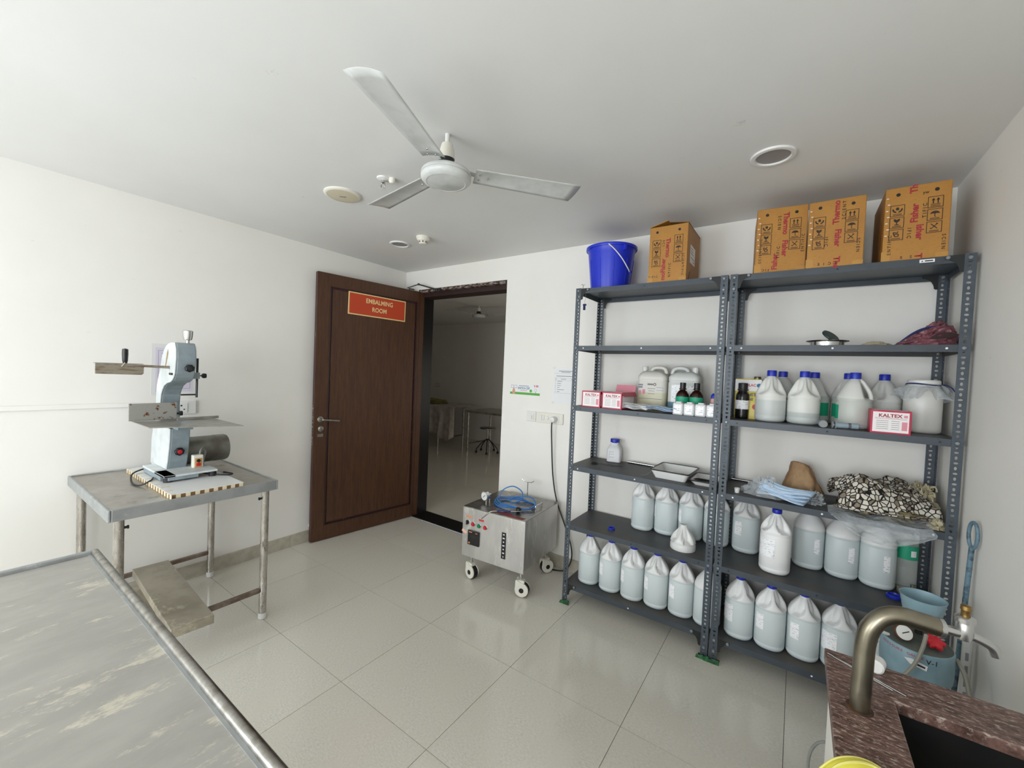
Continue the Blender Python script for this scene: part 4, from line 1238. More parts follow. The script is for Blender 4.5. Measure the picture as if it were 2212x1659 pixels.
RHM = MB().tube(smooth_path([(.017, 0, .243), (.030, 0, .231), (.042, 0, .211), (.055, 0, .187), (.0625, 0, .164), (.064, 0, .146)], 5), .0095, 12).mesh('handle', 'reagent_a', True)
RCM = MB().lathe([(.0205, .247), (.0225, .249), (.0225, .275), (.021, .279), (0, .279)], 24, fn=lambda a, z: 1 + (.02 * math.cos(a * 18) if z < .276 else 0)).mesh('cap', 'cap_blue', True)
GL = curved_label(.0732, .045, .115, R(-24), R(24), 'teal_lbl', 'green_label')
GR = 'blue-capped reagent jugs on the right rack'
def reagent(x, y, rz, label, mat, lab=None, hole=False):
    t = thing('reagent_jug', label, 'jug', (x, y, ZS[3]), 0, GR)
    inst('jug_body', RBM[(mat, hole)], t, None, R(rz))
    if hole:
        inst('handle', RHM, t, None, R(rz))
    inst('cap', RCM, t)
    if lab is not None:
        inst('green_label', GL, t, None, R(lab))
reagent(3.350, -.280, -85, 'blue-capped reagent jug with front handle beside the black bottle', 'reagent_a')
reagent(3.397, -.108, 60, 'blue-capped jug hidden behind the jug beside the black bottle', 'reagent_c')
reagent(3.498, -.265, -85, 'nearly empty reagent jug, second in the front row of the right rack', 'reagent_b')
reagent(3.545, -.108, 40, 'jug with green label behind the nearly empty reagent jug', 'reagent_c', -50)
reagent(3.705, -.262, -8, 'reagent jug with handle hole seen side-on behind the syringes', 'reagent_c', -172, True)
reagent(3.693, -.108, 170, 'jug with green label behind the jug whose handle hole shows', 'reagent_c', -135)
reagent(3.838, -.085, 200, 'blue-capped jug behind the crimson carton on the right rack', 'reagent_b')

# ------------------------------------------------------------------ cartons: crimson glove boxes
def kaltex(x, y, z, w_, d_, h, rz, label, open_flap=False):
    t = thing('glove_carton', label, 'carton', (x, y, z), R(rz), 'crimson KALTEX cartons')
    MB().box(-w_ / 2, w_ / 2, 0, d_, 0, h).build('box', 'magenta', t, bev=.0015)
    M0 = T(0, 0, h / 2) @ FRONT
    rect('front_label', 'carton_white', t, M0, w_ - .016, h - .016, .0006)
    text('KALTEX', .021, 'print_red', t, M0 @ T(-.002, h * .27, .0008), bold=.0007, sx=1.05)
    lines(t, M0 @ T(0, 0, .0006), [(0, h * .14, w_ - .03, .001), (0, h * .14 + .004, w_ - .03, .0008)], 'print_red')
    for i in range(5):
        lines(t, M0 @ T(0, 0, .0006), [(-w_ * .2, h * (.05 - .085 * i), w_ * .30, .0018), (w_ * .12, h * (.05 - .085 * i), w_ * .20, .0018)], 'print_grey')
    rect('stamp', 'carton_pink', t, M0 @ T(w_ * .34, -h * .14, .0006), w_ * .13, h * .36, .0004)
    rect('mark', 'carton_pink', t, M0 @ T(w_ * .36, h * .27, .0006), w_ * .09, h * .1, .0004)
    rect('side_label', 'carton_white', t, T(w_ / 2, d_ / 2, h * .46) @ SIDE, d_ - .02, h * .72, .0006)
    rect('top_label', 'carton_white', t, T(0, d_ / 2, h), w_ - .02, d_ - .02, .0006)
    if open_flap:
        MB().box(0, .002, 0, d_, -.03, 0, T(w_ / 2 + .001, 0, h + .002) @ Matrix.Rotation(R(-25), 4, 'Y')).build('side_flap', 'magenta', t)
        MB().box(-w_ / 2, w_ / 2, 0, .002, 0, .05, T(0, d_, h) @ Matrix.Rotation(R(-20), 4, 'X')).build('rear_flap', 'carton_pink', t)
kaltex(2.353, -.418, ZS[3], .134, .20, .107, -2, 'closed crimson KALTEX carton, leftmost on the left rack')
kaltex(2.497, -.420, ZS[3], .136, .21, .108, -3, 'crimson KALTEX carton with raised flaps on the left rack', True)
kaltex(3.823, -.426, ZS[3], .139, .10, .107, -1, 'bright crimson KALTEX carton at the front of the right rack')

# ------------------------------------------------------------------ jerrycans
def rrect(wx, wy, r_, n=6):
    out = []
    for (cx0, cy0, a0) in ((wx - r_, wy - r_, 0), (-wx + r_, wy - r_, 90), (-wx + r_, -wy + r_, 180), (wx - r_, -wy + r_, 270)):
        out += arc(cx0, cy0, r_, a0, a0 + 90, n)
    return out
def stack_body(b, secs, r_):
    """loft rounded rectangles: secs = (z, hx, hy, offx)"""
    vs, fs, n = [], [], None
    for (z, hx, hy, ox) in secs:
        p = rrect(hx, hy, min(r_, hx * .95, hy * .95))
        n = len(p)
        vs += [(x + ox, y, z) for x, y in p]
    for j in range(len(secs) - 1):
        for i in range(n):
            a, c = j * n + i, j * n + (i + 1) % n
            fs.append((a, c, c + n, a + n))
    fs.append(tuple(reversed(range(n))))
    k = (len(secs) - 1) * n
    fs.append(tuple(range(k, k + n)))
    return b.add(vs, fs)
def jerrycan(x, y, flip, label, mat, print_mat):
    t = thing('jerrycan', label, 'jerrycan', (x, y, ZS[3]), 0, 'five litre jerrycans')
    s_ = flip
    secs = [(0, .086, .052, 0), (.006, .093, .06, 0), (.02, .095, .062, 0), (.185, .095, .062, 0), (.19, .0925, .06, 0), (.196, .0925, .06, 0), (.201, .095, .062, 0), (.222, .094, .061, 0), (.240, .083, .052, 0), (.252, .064, .04, s_ * .004), (.257, .05, .03, s_ * .006)]
    stack_body(MB(), secs, .03).build('can_body', mat, t, True, angle=60)
    MB().tube(smooth_path([(s_ * .022, 0, .243), (s_ * .010, 0, .27), (-s_ * .012, 0, .281), (-s_ * .052, 0, .281), (-s_ * .074, 0, .268), (-s_ * .082, 0, .24)], 4), .0125, 12).build('handle', mat, t, True)
    MB().cyl((s_ * .06, 0, .24), (s_ * .06, 0, .265), .017, 20).build('neck', mat, t, True)
    MB().lathe([(.0205, .263), (.0205, .285), (.018, .288), (0, .288)], 24, T(s_ * .06, 0, 0), fn=lambda a, z: 1 + (.02 * math.cos(a * 16) if z < .286 else 0)).build('cap', 'white_pl', t, True)
    M0 = T(0, -.0625, .118) @ FRONT
    if print_mat == 'text':
        for (px, py, w_, h_) in ((-.068, .045, .032, .010), (-.068, .03, .028, .012), (-.07, -.005, .016, .025), (-.045, .0, .018, .03)):
            rect('printed_block', 'carton_pink' if py < .02 else 'ink', t, M0 @ T(px, py, 0), w_, h_, .0004)
        lines(t, M0, [(-.004, .05, .036, .010)], 'print_grey')
        MB().lathe([(.0095, 0), (.0095, .0005), (.006, .0005), (.006, 0)], 20, M0 @ T(.025, .05, 0), cap=False).build('printed_ring', 'print_blk', t)
        lines(t, M0, [(.005, .022, .05, .003), (.005, .006, .04, .003), (.005, -.012, .045, .003), (.06, .03, .045, .002), (.06, .012, .045, .002), (0, -.045, .15, .003)])
    else:
        rect('front_label', 'label', t, M0 @ T(-.04, 0, 0), .055, .11, .0006)
        rect('back_label', 'label', t, M0 @ T(.05, .02, 0), .05, .06, .0006)
jerrycan(2.672, -.125, -1, 'jerrycan with pale yellow liquid and spout at left', 'can_yellow', 'text')
jerrycan(2.872, -.125, 1, 'jerrycan with a little blue liquid and spout at right', 'can_blue', 'label')

# small bottles of the left rack
def bottle(name, x, y, z, prof, mat, label, cat, capprof, capmat, lab=None, group=None, n=28):
    t = thing(name, label, cat, (x, y, z), 0, group)
    MB().lathe(prof, n).build('bottle_body', mat, t, True, angle=50)
    MB().lathe(capprof, 24, fn=lambda a, zz: 1 + .015 * math.cos(a * 14)).build('cap', capmat, t, True)
    if lab:
        r_, z0, z1, lm = lab
        inst('wrap_label', curved_label(r_, z0, z1, R(-200), R(40), lm, 'wrap_label', 28), t)
    return t
AP = [(.033, 0), (.0375, .003), (.038, .01), (.038, .105), (.0355, .12), (.024, .138), (.0145, .145), (.0135, .155)]
AC = [(.0205, .148), (.0205, .153), (.0165, .156), (.0175, .188), (.015, .190), (0, .190)]
for x, l in ((2.894, 'amber bottle with green label, left of the amber pair'), (2.974, 'amber bottle with green label, right of the amber pair')):
    bottle('amber_bottle', x, -.285, ZS[3], AP, 'amber', l, 'bottle', AC, 'black', (.0385, .045, .105, 'teal_lbl'), 'amber bottles')
bottle('black_bottle', 3.213, -.255, ZS[3], [(.030, 0), (.034, .003), (.0345, .01), (.0345, .122), (.0335, .134), (.029, .146), (.024, .153), (.0225, .160), (.0225, .168)], 'black_glass', 'tall black bottle with white label by the middle posts', 'bottle', [(.0255, .160), (.0275, .162), (.0275, .167), (.024, .169), (.0245, .200), (.022, .203), (0, .204)], 'black', (.0349, .055, .105, 'label'))
bottle('dropper_bottle', 3.068, -.29, ZS[3], [(.014, 0), (.0165, .003), (.0165, .095), (.012, .105), (.008, .11)], 'pink_pl', 'pale pink dropper bottle with blue cap on the left rack', 'bottle', [(.0145, .105), (.0145, .122), (.006, .133), (0, .135)], 'cap_blue')
for i, x in enumerate((2.901, 2.962, 3.023, 3.083)):
    t = thing('sample_bottle', ('first', 'second', 'third', 'fourth')[i] + ' small square white bottle from the left, in front of the amber bottles', 'bottle', (x, -.385, ZS[3]), R(-8), 'small square white bottles')
    stack_body(MB(), [(0, .026, .026, 0), (.003, .029, .029, 0), (.064, .029, .029, 0), (.070, .026, .026, 0), (.072, .017, .017, 0), (.078, .017, .017, 0)], .008).build('bottle_body', 'small_white', t, True, angle=50)
    rect('paper_label', 'label', t, T(0, -.0292, .034) @ FRONT, .040, .050, .0005)
    rect('side_label', 'label', t, T(.0292, 0, .034) @ SIDE, .040, .050, .0005)
# glove packet and masks
def packet(x, y, z, w_, d_, n, mat, label, name, cat, seed):
    t = thing(name, label, cat, (x, y, z), R(-6))
    rn = random.Random(seed)
    for k in range(n):
        s1, s2 = rn.uniform(-.015, .015), rn.uniform(-.01, .01)
        def f(u, v, k=k, s1=s1, s2=s2):
            xx, yy = (u - .5) * w_ + s1, (v - .5) * d_ + s2
            return (xx, yy, .003 + k * .006 + .012 * noise.noise(Vector((xx * 14, yy * 14, seed + k * .15))) + .014 * (1 - u) * .6 + .01)
        MB().sheet(f, 14, 8).build('sheet', mat, t, True, solid=.002)
packet(2.655, -.36, ZS[3], .15, .10, 5, 'paper', 'white paper glove packets lying beside the KALTEX carton', 'glove_packets', 'packet', 3)
packet(2.80, -.365, ZS[3], .17, .10, 4, 'mask_blue', 'pale blue face masks lying in front of the jerrycans', 'face_masks', 'mask', 8)

# square white bottle, rod, scissors, trays (left rack, third shelf)
t = thing('square_bottle', 'square white bottle with blue lid alone on the left rack', 'bottle', (2.405, -.075, ZS[2]), R(12))
stack_body(MB(), [(0, .043, .043, 0), (.004, .048, .048, 0), (.09, .048, .048, 0), (.115, .035, .035, 0), (.128, .027, .027, 0), (.142, .027, .027, 0)], .014).build('bottle_body', 'small_white', t, True, angle=45)
MB().lathe([(.031, .138), (.032, .141), (.032, .162), (.030, .165), (0, .165)], 28, fn=lambda a, z: 1 + .012 * math.cos(a * 22)).build('lid', 'cap_blue', t, True)
lines(t, T(0, -.0485, .05) @ FRONT, [(-.012, .025, .03, .0015), (-.012, .008, .035, .0015), (-.012, -.012, .03, .0015), (-.03, .0, .0012, .06)], 'print_grey')
for (x0, x1, l) in ((2.50, 3.09, 'long steel rod lying at the back of the left rack shelf'), (3.16, 3.33, 'short steel rod at the back of the right rack by the post')):
    o = tag(MB().cyl((0, 0, 0), (x1 - x0, -.05 * (x1 - x0), 0), .009, 12).build('steel_rod', 'chrome', None, True), l, 'rod')
    o.location = (x0, -.052, ZS[2] + .0095)
t = thing('scissors', 'dark pair of scissors lying on the left rack shelf', 'scissors', (2.43, -.225, ZS[2] + .003), R(19))
MB().prism([(-.09, -.004), (.02, -.003), (.095, .0), (.02, .005), (-.09, .004)], .002).build('blade', 'steel_dark', t)
MB().prism([(-.09, .002), (.02, -.005), (.09, -.006), (.02, .003), (-.08, .01)], .002, T(0, 0, .002)).build('blade', 'steel_dark', t)
for y in (-.014, .016):
    MB().tube([(-.105 + .018 * math.cos(a * PI / 6), y + .012 * math.sin(a * PI / 6), .002) for a in range(12)], .0025, 6, True).build('finger_loop', 'steel_dark', t, True)
def tray(x, y, z, w_, d_, h, rz, label, tool):
    t = thing('enamel_tray', label, 'tray', (x, y, z), R(rz))
    o_, i_ = rrect(w_ / 2, d_ / 2, .02, 4), rrect(w_ / 2 - .024, d_ / 2 - .024, .016, 4)
    n = len(o_)
    vs = [(a, c, h) for a, c in o_] + [(a, c, .002) for a, c in i_]
    fs = [(j, (j + 1) % n, n + (j + 1) % n, n + j) for j in range(n)] + [tuple(range(n, 2 * n))]
    MB().add(vs, fs).build('pan', 'white_enamel', t, solid=.003)
    MB().tube([(a * 1.01, c * 1.01, h) for a, c in o_], .004, 8, True).build('rim', 'dark_rim', t, True)
    rn = random.Random(int(x * 100))
    if tool == 'gauze':
        o = blob(.045, .03, .03, 5, 14).build('gauze_wad', 'paper', t, True)
        o.location = (-.01, 0, .004)
        for k in range(7):
            MB().tube(smooth_path([(.02 + rn.uniform(-.02, .06), rn.uniform(-.08, .06), .008), (.05 + rn.uniform(-.02, .02), rn.uniform(-.06, .06), .02), (rn.uniform(.02, .07), rn.uniform(-.08, .08), .010)]), .0018, 6).build('instrument', 'satin', t, True)
        MB().tube(smooth_path([(-.10, -.09, h), (-.125, -.12, .02), (-.15, -.13, .004), (-.175, -.11, .003)]), .0012, 6).build('loose_wire', 'grey_cord', t, True)
    else:
        for k in range(11):
            a = rn.uniform(-.4, .4)
            cx0, cy0 = rn.uniform(-.03, .03), rn.uniform(-.07, .07)
            MB().tube([(cx0 - .05 * math.cos(a), cy0 - .05 * math.sin(a), .006 + k * .0015), (cx0 + .05 * math.cos(a), cy0 + .05 * math.sin(a), .008 + k * .0015)], .0025, 6).build('instrument', 'steel_dark' if k % 3 else 'satin', t, True)
tray(2.862, -.235, ZS[2], .225, .27, .052, -2, 'white enamel tray with gauze wad on the left rack', 'gauze')
tray(3.048, -.255, ZS[2], .145, .24, .028, 0, 'shallow enamel tray of dark instruments beside the middle post', 'tools')

# ------------------------------------------------------------------ right rack: tin, tub, syringes
t = thing('solvent_tin', 'white and yellow solvent tin behind the black bottle', 'tin', (3.238, -.20, ZS[3]))
stack_body(MB(), [(0, .066, .045, 0), (.225, .066, .045, 0), (.228, .064, .043, 0)], .012).build('tin_body', 'tin_yellow', t, True)
MB().box(-.0665, .0665, -.0455, .0455, .155, .226).build('white_band', 'paper', t, bev=.004)
MB().lathe([(.018, .226), (.018, .240), (.016, .243), (0, .243)], 20, T(.04, 0, 0)).build('screw_cap', 'tin_top', t, True)
M0 = T(0, -.046, 0) @ FRONT
text('OLAC', .020, 'red_lbl', t, M0 @ T(.012, .192, .0006), bold=.0006)
MB().prism(arc(.052, .192, .011, 0, 360, 16)[:-1], .0005, M0).build('roundel', 'blue_ink', t)
text('HET', .024, 'navy', t, M0 @ T(.02, .138, .0006), bold=.0006)
text('NI', .024, 'navy', t, M0 @ T(.014, .112, .0006), bold=.0006)
MB().prism(arc(.04, .07, .016, 0, 360, 16)[:-1], .0005, M0).build('red_spot', 'red_lbl', t)
MB().prism(arc(.052, .05, .014, 0, 360, 16)[:-1], .0006, M0).build('blue_spot', 'navy', t)
t = thing('white_tub', 'round white tub tied over with clear plastic on the right rack', 'tub', (3.970, -.165, ZS[3]))
MB().lathe([(.058, 0), (.067, .004), (.0695, .014), (.0695, .175), (.066, .196), (.056, .215), (.054, .22)], 40).build('tub_body', 'tub', t, True, angle=60)
MB().lathe([(.058, .222), (.059, .225), (.059, .250), (.055, .255), (0, .257)], 40).build('tub_lid', 'white_pl', t, True)
def skirt(u, v):
    a = 2 * PI * u
    r_ = .0605 + .045 * v * (1 + .55 * math.sin(a * 7 + 1) * v) + .01 * v * math.sin(a * 13)
    return (r_ * math.cos(a), r_ * math.sin(a), .236 - .06 * v * (1 + .35 * math.sin(a * 5)) + .012 * v * math.sin(a * 11))
MB().sheet(skirt, 84, 8).build('plastic_skirt', 'clear_bag', t, True)
MB().tube([(.0622 * math.cos(2 * PI * k / 28), .0622 * math.sin(2 * PI * k / 28), .233 + .004 * math.sin(k * .45)) for k in range(28)], .0035, 6, True).build('tie_band', 'navy', t, True)
MB().tube(smooth_path([(.061, -.012, .235), (.085, -.03, .225), (.10, -.045, .20), (.106, -.055, .185)]), .0028, 6).build('band_tail', 'navy', t, True)
def syringe(x, y, rz, ln, label):
    t = thing('syringe', label, 'syringe', (x, y, ZS[3] + .0195), R(rz), 'syringes on the right rack')
    MB().cyl((0, 0, 0), (ln, 0, 0), .0135, 18).build('barrel', 'syringe', t, True)
    MB().lathe([(.0185, 0), (.0185, .004), (0, .004)], 10, look((0, 0, 0), (-1, 0, 0))).build('flange', 'syringe', t)
    MB().cyl((-.012, 0, 0), (0, 0, 0), .0055, 10).build('plunger_rod', 'syringe', t, True)
    MB().lathe([(.0165, 0), (.0165, .004), (0, .004)], 16, look((-.012, 0, 0), (-1, 0, 0))).build('thumb_rest', 'glass_grey', t, True)
    MB().cyl((ln * .55, 0, 0), (ln * .68, 0, 0), .0136, 16).build('plunger_seal', 'rubber', t, True)
    MB().cyl((ln, 0, 0), (ln + .014, 0, 0), .003, 8).build('nozzle', 'syringe', t, True)
syringe(3.580, -.405, 98, .05, 'short syringe seen end-on, left of the pair before the reagent jugs')
syringe(3.630, -.408, 8, .085, 'longer syringe lying along the shelf edge left of the crimson carton')

# fifth shelf of the right rack: steel lid with green disc, pale wad, dusky pink bag
t = thing('steel_dish', 'shiny shallow steel dish lying on the second highest shelf', 'dish', (3.580, -.325, ZS[4]))
MB().lathe([(.066, 0), (.070, .003), (.071, .022), (.088, .026), (.089, .028), (.088, .0285), (.05, .0285), (0, .027)], 40).build('pan', 'chrome', t, True)
t = thing('green_disc', 'dark green rubber disc tilted up on the steel dish', 'disc', (3.590, -.325, ZS[4] + .0295))
MB().lathe([(0, 0), (.040, 0), (.041, .004), (.040, .008), (0, .008)], 32, T(0, .01, .022) @ Matrix.Rotation(R(38), 4, 'Y') @ Matrix.Rotation(R(25), 4, 'X')).build('disc', 'dark_green', t, True)
o = tag(blob(.055, .05, .022, 12, 14).build('gauze_pad', 'cream_fringe', None, True), 'pale greenish gauze pad left of the dusky pink bag', 'gauze')
o.location = (3.765, -.33, ZS[4])
t = thing('pink_bag', 'dusky pink polythene bag with navy band on the right rack', 'bag', (3.942, -.29, ZS[4]))
b = blob(.112, .10, .118, 9, 34, .26, 2.6)
b.v = [(x, y, max(.0008, z * (.22 + .78 * max(0, min(1, (x + .11) / .16))))) for x, y, z in b.v]
b.build('bag_body', 'pink_cloth', t, True)
MB().prism([(-.005, .028), (.02, .05), (.06, .055), (.085, .04), (.06, .03), (.02, .026)], .004, T(.0, -.098, .004) @ Matrix.Rotation(R(80), 4, 'X')).build('opening', 'dark_inside', t)
def band(u, v):
    x = -.11 + .15 * u
    return (x, -.100 + .055 * u, .008 + .088 * u + .012 * v * math.sin(PI * min(1, u * 1.1)) + .012 * math.sin(u * 3))
MB().sheet(band, 16, 2).build('navy_band', 'navy', t, True, solid=.003)

# third shelf of the right rack: masks, paper bag, cloths, plastic bag
SZ = ZS[2]
t = thing('mask_bundle', 'bundle of pleated pale blue face masks in torn clear plastic', 'mask bundle', (3.43, -.33, SZ), R(-12))
for k in range(4):
    def pl(u, v, k=k):
        x = (u - .5) * .21
        y = (v - .5) * .11
        return (x + .01 * k, y + .006 * k, .012 + .011 * k + .045 * (1 - u) * (1 - (2 * v - 1) ** 2) + .0035 * math.sin(v * 40 + k) + .010 * math.sin(u * 5 + k))
    MB().sheet(pl, 16, 44).build('face_mask', 'mask_blue', t, True, solid=.0015)
def wrap(u, v):
    a = 2 * PI * u
    d = noise.noise(Vector((math.cos(a) * 3, math.sin(a) * 3, v * 5)))
    r_ = (1 - .75 * v) * (1 + .25 * d)
    return (-.085 + .12 * math.cos(a) * r_, .01 + .08 * math.sin(a) * r_, .004 + .085 * v * (1 + .4 * d))
MB().sheet(wrap, 44, 12).build('torn_plastic', 'clear_bag', t, True)
o = tag(blob(.05, .06, .05, 21, 18, .6, 4).build('plastic_wrap', 'clear_bag', None, True), 'clear crumpled plastic wrap between the masks and brown bag', 'plastic wrap')
o.location = (3.565, -.28, SZ)
t = thing('brown_paper_bag', 'crumpled brown paper bag standing behind the blue masks', 'paper bag', (3.525, -.14, SZ), R(-10))
def pb(u, v):
    a = 2 * PI * u
    k = 1 - .30 * v - .28 * v * v
    n_ = noise.noise(Vector((math.cos(a) * 1.8, math.sin(a) * 1.8, v * 2.4)))
    n2 = abs(noise.noise(Vector((math.cos(a) * 4, math.sin(a) * 4, v * 5))))
    return (.098 * math.cos(a) * k * (1 + .22 * n_ - .15 * n2) - .02 * v, .065 * math.sin(a) * k * (1 + .22 * n_ - .2 * n2), .001 + .165 * v * (1 + .12 * math.cos(a + 2)))
b = MB().sheet(pb, 56, 18)
b.build('bag_body', 'brown_cloth', t, True, solid=.002)
o = blob(.05, .028, .02, 4, 12).build('bag_fold', 'brown_cloth', t, True)
o.location = (-.02, 0, .148)
t = thing('white_cup', 'tiny white plastic cup by the middle posts', 'cup', (3.222, -.36, SZ))
MB().lathe([(.011, 0), (.014, .026), (.0125, .026), (.0095, .002), (0, .002)], 18).build('cup', 'white_pl', t, True)
o = tag(blob(.185, .14, .075, 31, 30, .28, 3.4).build('camouflage_cloth', 'camo', None, True), 'heap of camouflage cloth under the patterned black and white cloth', 'cloth')
o.location = (3.845, -.235, SZ)
t = thing('mosaic_cloth', 'black and white mosaic-patterned cloth heaped on the right rack', 'cloth', (3.83, -.25, SZ))
def mc(u, v):
    x = (u - .5) * .37
    y = (v - .5) * .30
    e = (2 * u - 1) ** 2
    f = (2 * v - 1) ** 2
    h = .185 - .055 * e - .06 * f - .19 * max(0, u - .25) * (1 - v) + .03 * math.sin(u * 7 + v * 3) * .7
    h += .028 * noise.noise(Vector((x * 14, y * 14, 1))) + .014 * noise.noise(Vector((x * 32, y * 32, 3)))
    h -= .05 * max(0, .22 - u) / .22
    h -= .13 * (max(0, .30 - v) / .30) ** 1.3
    return (x + .02 * math.sin(v * 6), y - .02 * math.sin(u * 5), max(.03, h))
MB().sheet(mc, 60, 44).build('cloth', 'mosaic', t, True, solid=.004)
t = thing('fringe_cloth', 'cream fringed cloth end poking out at the right rack post', 'cloth', (3.985, -.15, SZ))
o = blob(.06, .10, .14, 17, 20, .4, 4).build('wool_heap', 'cream_fringe', t, True)
rn = random.Random(5)
for k in range(16):
    a = rn.uniform(-2.6, .4)
    x, y = .045 * math.cos(a), .08 * math.sin(a)
    z = rn.uniform(.03, .15)
    MB().tube(smooth_path([(x * .7, y * .8, z), (x * 1.1, y * 1.05, z + .008), (x * 1.25, y * 1.18, z - .012)]), .003, 5).build('tassel', 'cream_fringe', t, True)
o = tag(blob(.03, .03, .04, 44, 14, .5, 4).build('wool_tuft', 'cream_fringe', None, True), 'yellowish wool tuft at the front right of the cloth heap', 'wool')
o.location = (4.005, -.375, SZ)
t = thing('plastic_bag', 'clear plastic bag hanging over the shelf edge below the patterned cloth', 'plastic bag', (3.80, -.437, SZ))
def pbag(u, v):
    x = (u - .5) * .36
    if v < .3:
        k = v / .3
        return (x, .10 - .10 * k - .012, .006 + .028 * (1 - k) * .6 + .008 * math.sin(x * 40))
    k = (v - .3) / .7
    depth = .105 * (1 - (2 * u - 1.16) ** 2 * .85)
    return (x + .01 * math.sin(k * 4), -.016 - .02 * math.sin(PI * k) + .008 * noise.noise(Vector((x * 22, k * 5, 2))), .006 - max(.012, depth) * k)
MB().sheet(pbag, 40, 26).build('film', 'clear_bag', t, True)

# second lowest shelf, right end: clear bottle, wooden block
t = thing('clear_bottle', 'tall clear plastic bottle with green label in the right rack corner', 'bottle', (3.965, -.085, ZS[1]))
MB().lathe([(.03, 0), (.040, .004), (.043, .014), (.043, .12), (.041, .125), (.043, .13), (.043, .235), (.036, .262), (.02, .285), (.0135, .292), (.0135, .305)], 36, fn=lambda a, z: 1 + .008 * math.cos(a * 12)).build('bottle_body', 'clear_pet', t, True)
MB().lathe([(.0155, .30), (.0155, .316), (0, .318)], 20).build('cap', 'cap_blue', t, True)
inst('green_label', curved_label(.0442, .165, .235, R(-180), R(0), 'teal_lbl', 'green_label', 20), t)
inst('label_patch', curved_label(.0448, .182, .212, R(-78), R(-48), 'paper', 'label_patch', 6), t)
t = thing('wooden_block', 'greyish wooden block with a steel stopper on the right rack', 'block', (3.985, -.215, ZS[1]), R(4))
MB().box(-.05, .05, -.09, .09, 0, .028).build('block', 'plank', t, bev=.003)
MB().lathe([(.017, .028), (.018, .034), (.010, .037), (.009, .062), (.011, .066), (0, .067)], 20, T(-.005, .035, 0)).build('stopper', 'chrome', t, True)

# ------------------------------------------------------------------ things on top of the racks
TZR = ZS[5]
t = thing('plastic_bucket', 'royal blue plastic bucket with wire handle on top of the left rack', 'bucket', (2.372, -.232, TZR))
RT, RBO, BH = .160, .128, .300
def rb(z):
    return RBO + (RT - RBO) * z / BH
MB().lathe([(.0, 0), (RBO - .004, 0), (RBO, .004), (rb(.25), .25), (rb(.262), .262), (RT, BH - .018), (RT + .010, BH - .018), (RT + .012, BH - .012), (RT + .011, BH - .001), (RT + .004, BH), (RT - .004, BH - .003), (rb(.25) - .004, .25), (RBO - .005, .006), (0, .005)], 72, cap=False).build('pail', 'bucket', t, True)
for k in range(10):
    a = 2 * PI * k / 10 + .2
    MB().tube([((RBO + .0005) * math.cos(a), (RBO + .0005) * math.sin(a), .008), ((rb(.21) + .0005) * math.cos(a), (rb(.21) + .0005) * math.sin(a), .21)], .0022, 6).build('rib', 'bucket', t, True)
ca, sa = math.cos(R(-28)), math.sin(R(-28))
for s_ in (1,):
    MB().box(-.014, .014, -.010, .010, BH - .05, BH - .016, T(.128, -.098, 0) @ Matrix.Rotation(R(-38), 4, 'Z')).build('handle_lug', 'bucket', t, bev=.003)
MB().tube(smooth_path([(.045, -.166, BH - .016), (.085, -.157, BH - .055), (.125, -.128, BH - .11), (.150, -.085, BH - .165), (.152, -.05, BH - .185)], 6), .0035, 8).build('wire_handle', 'white_pl', t, True)
MB().lathe([(.008, 0), (.007, .014), (0, .015)], 12, look((.150, -.05, BH - .185), (.176, -.058, BH - .185))).build('handle_end', 'bucket', t, True)

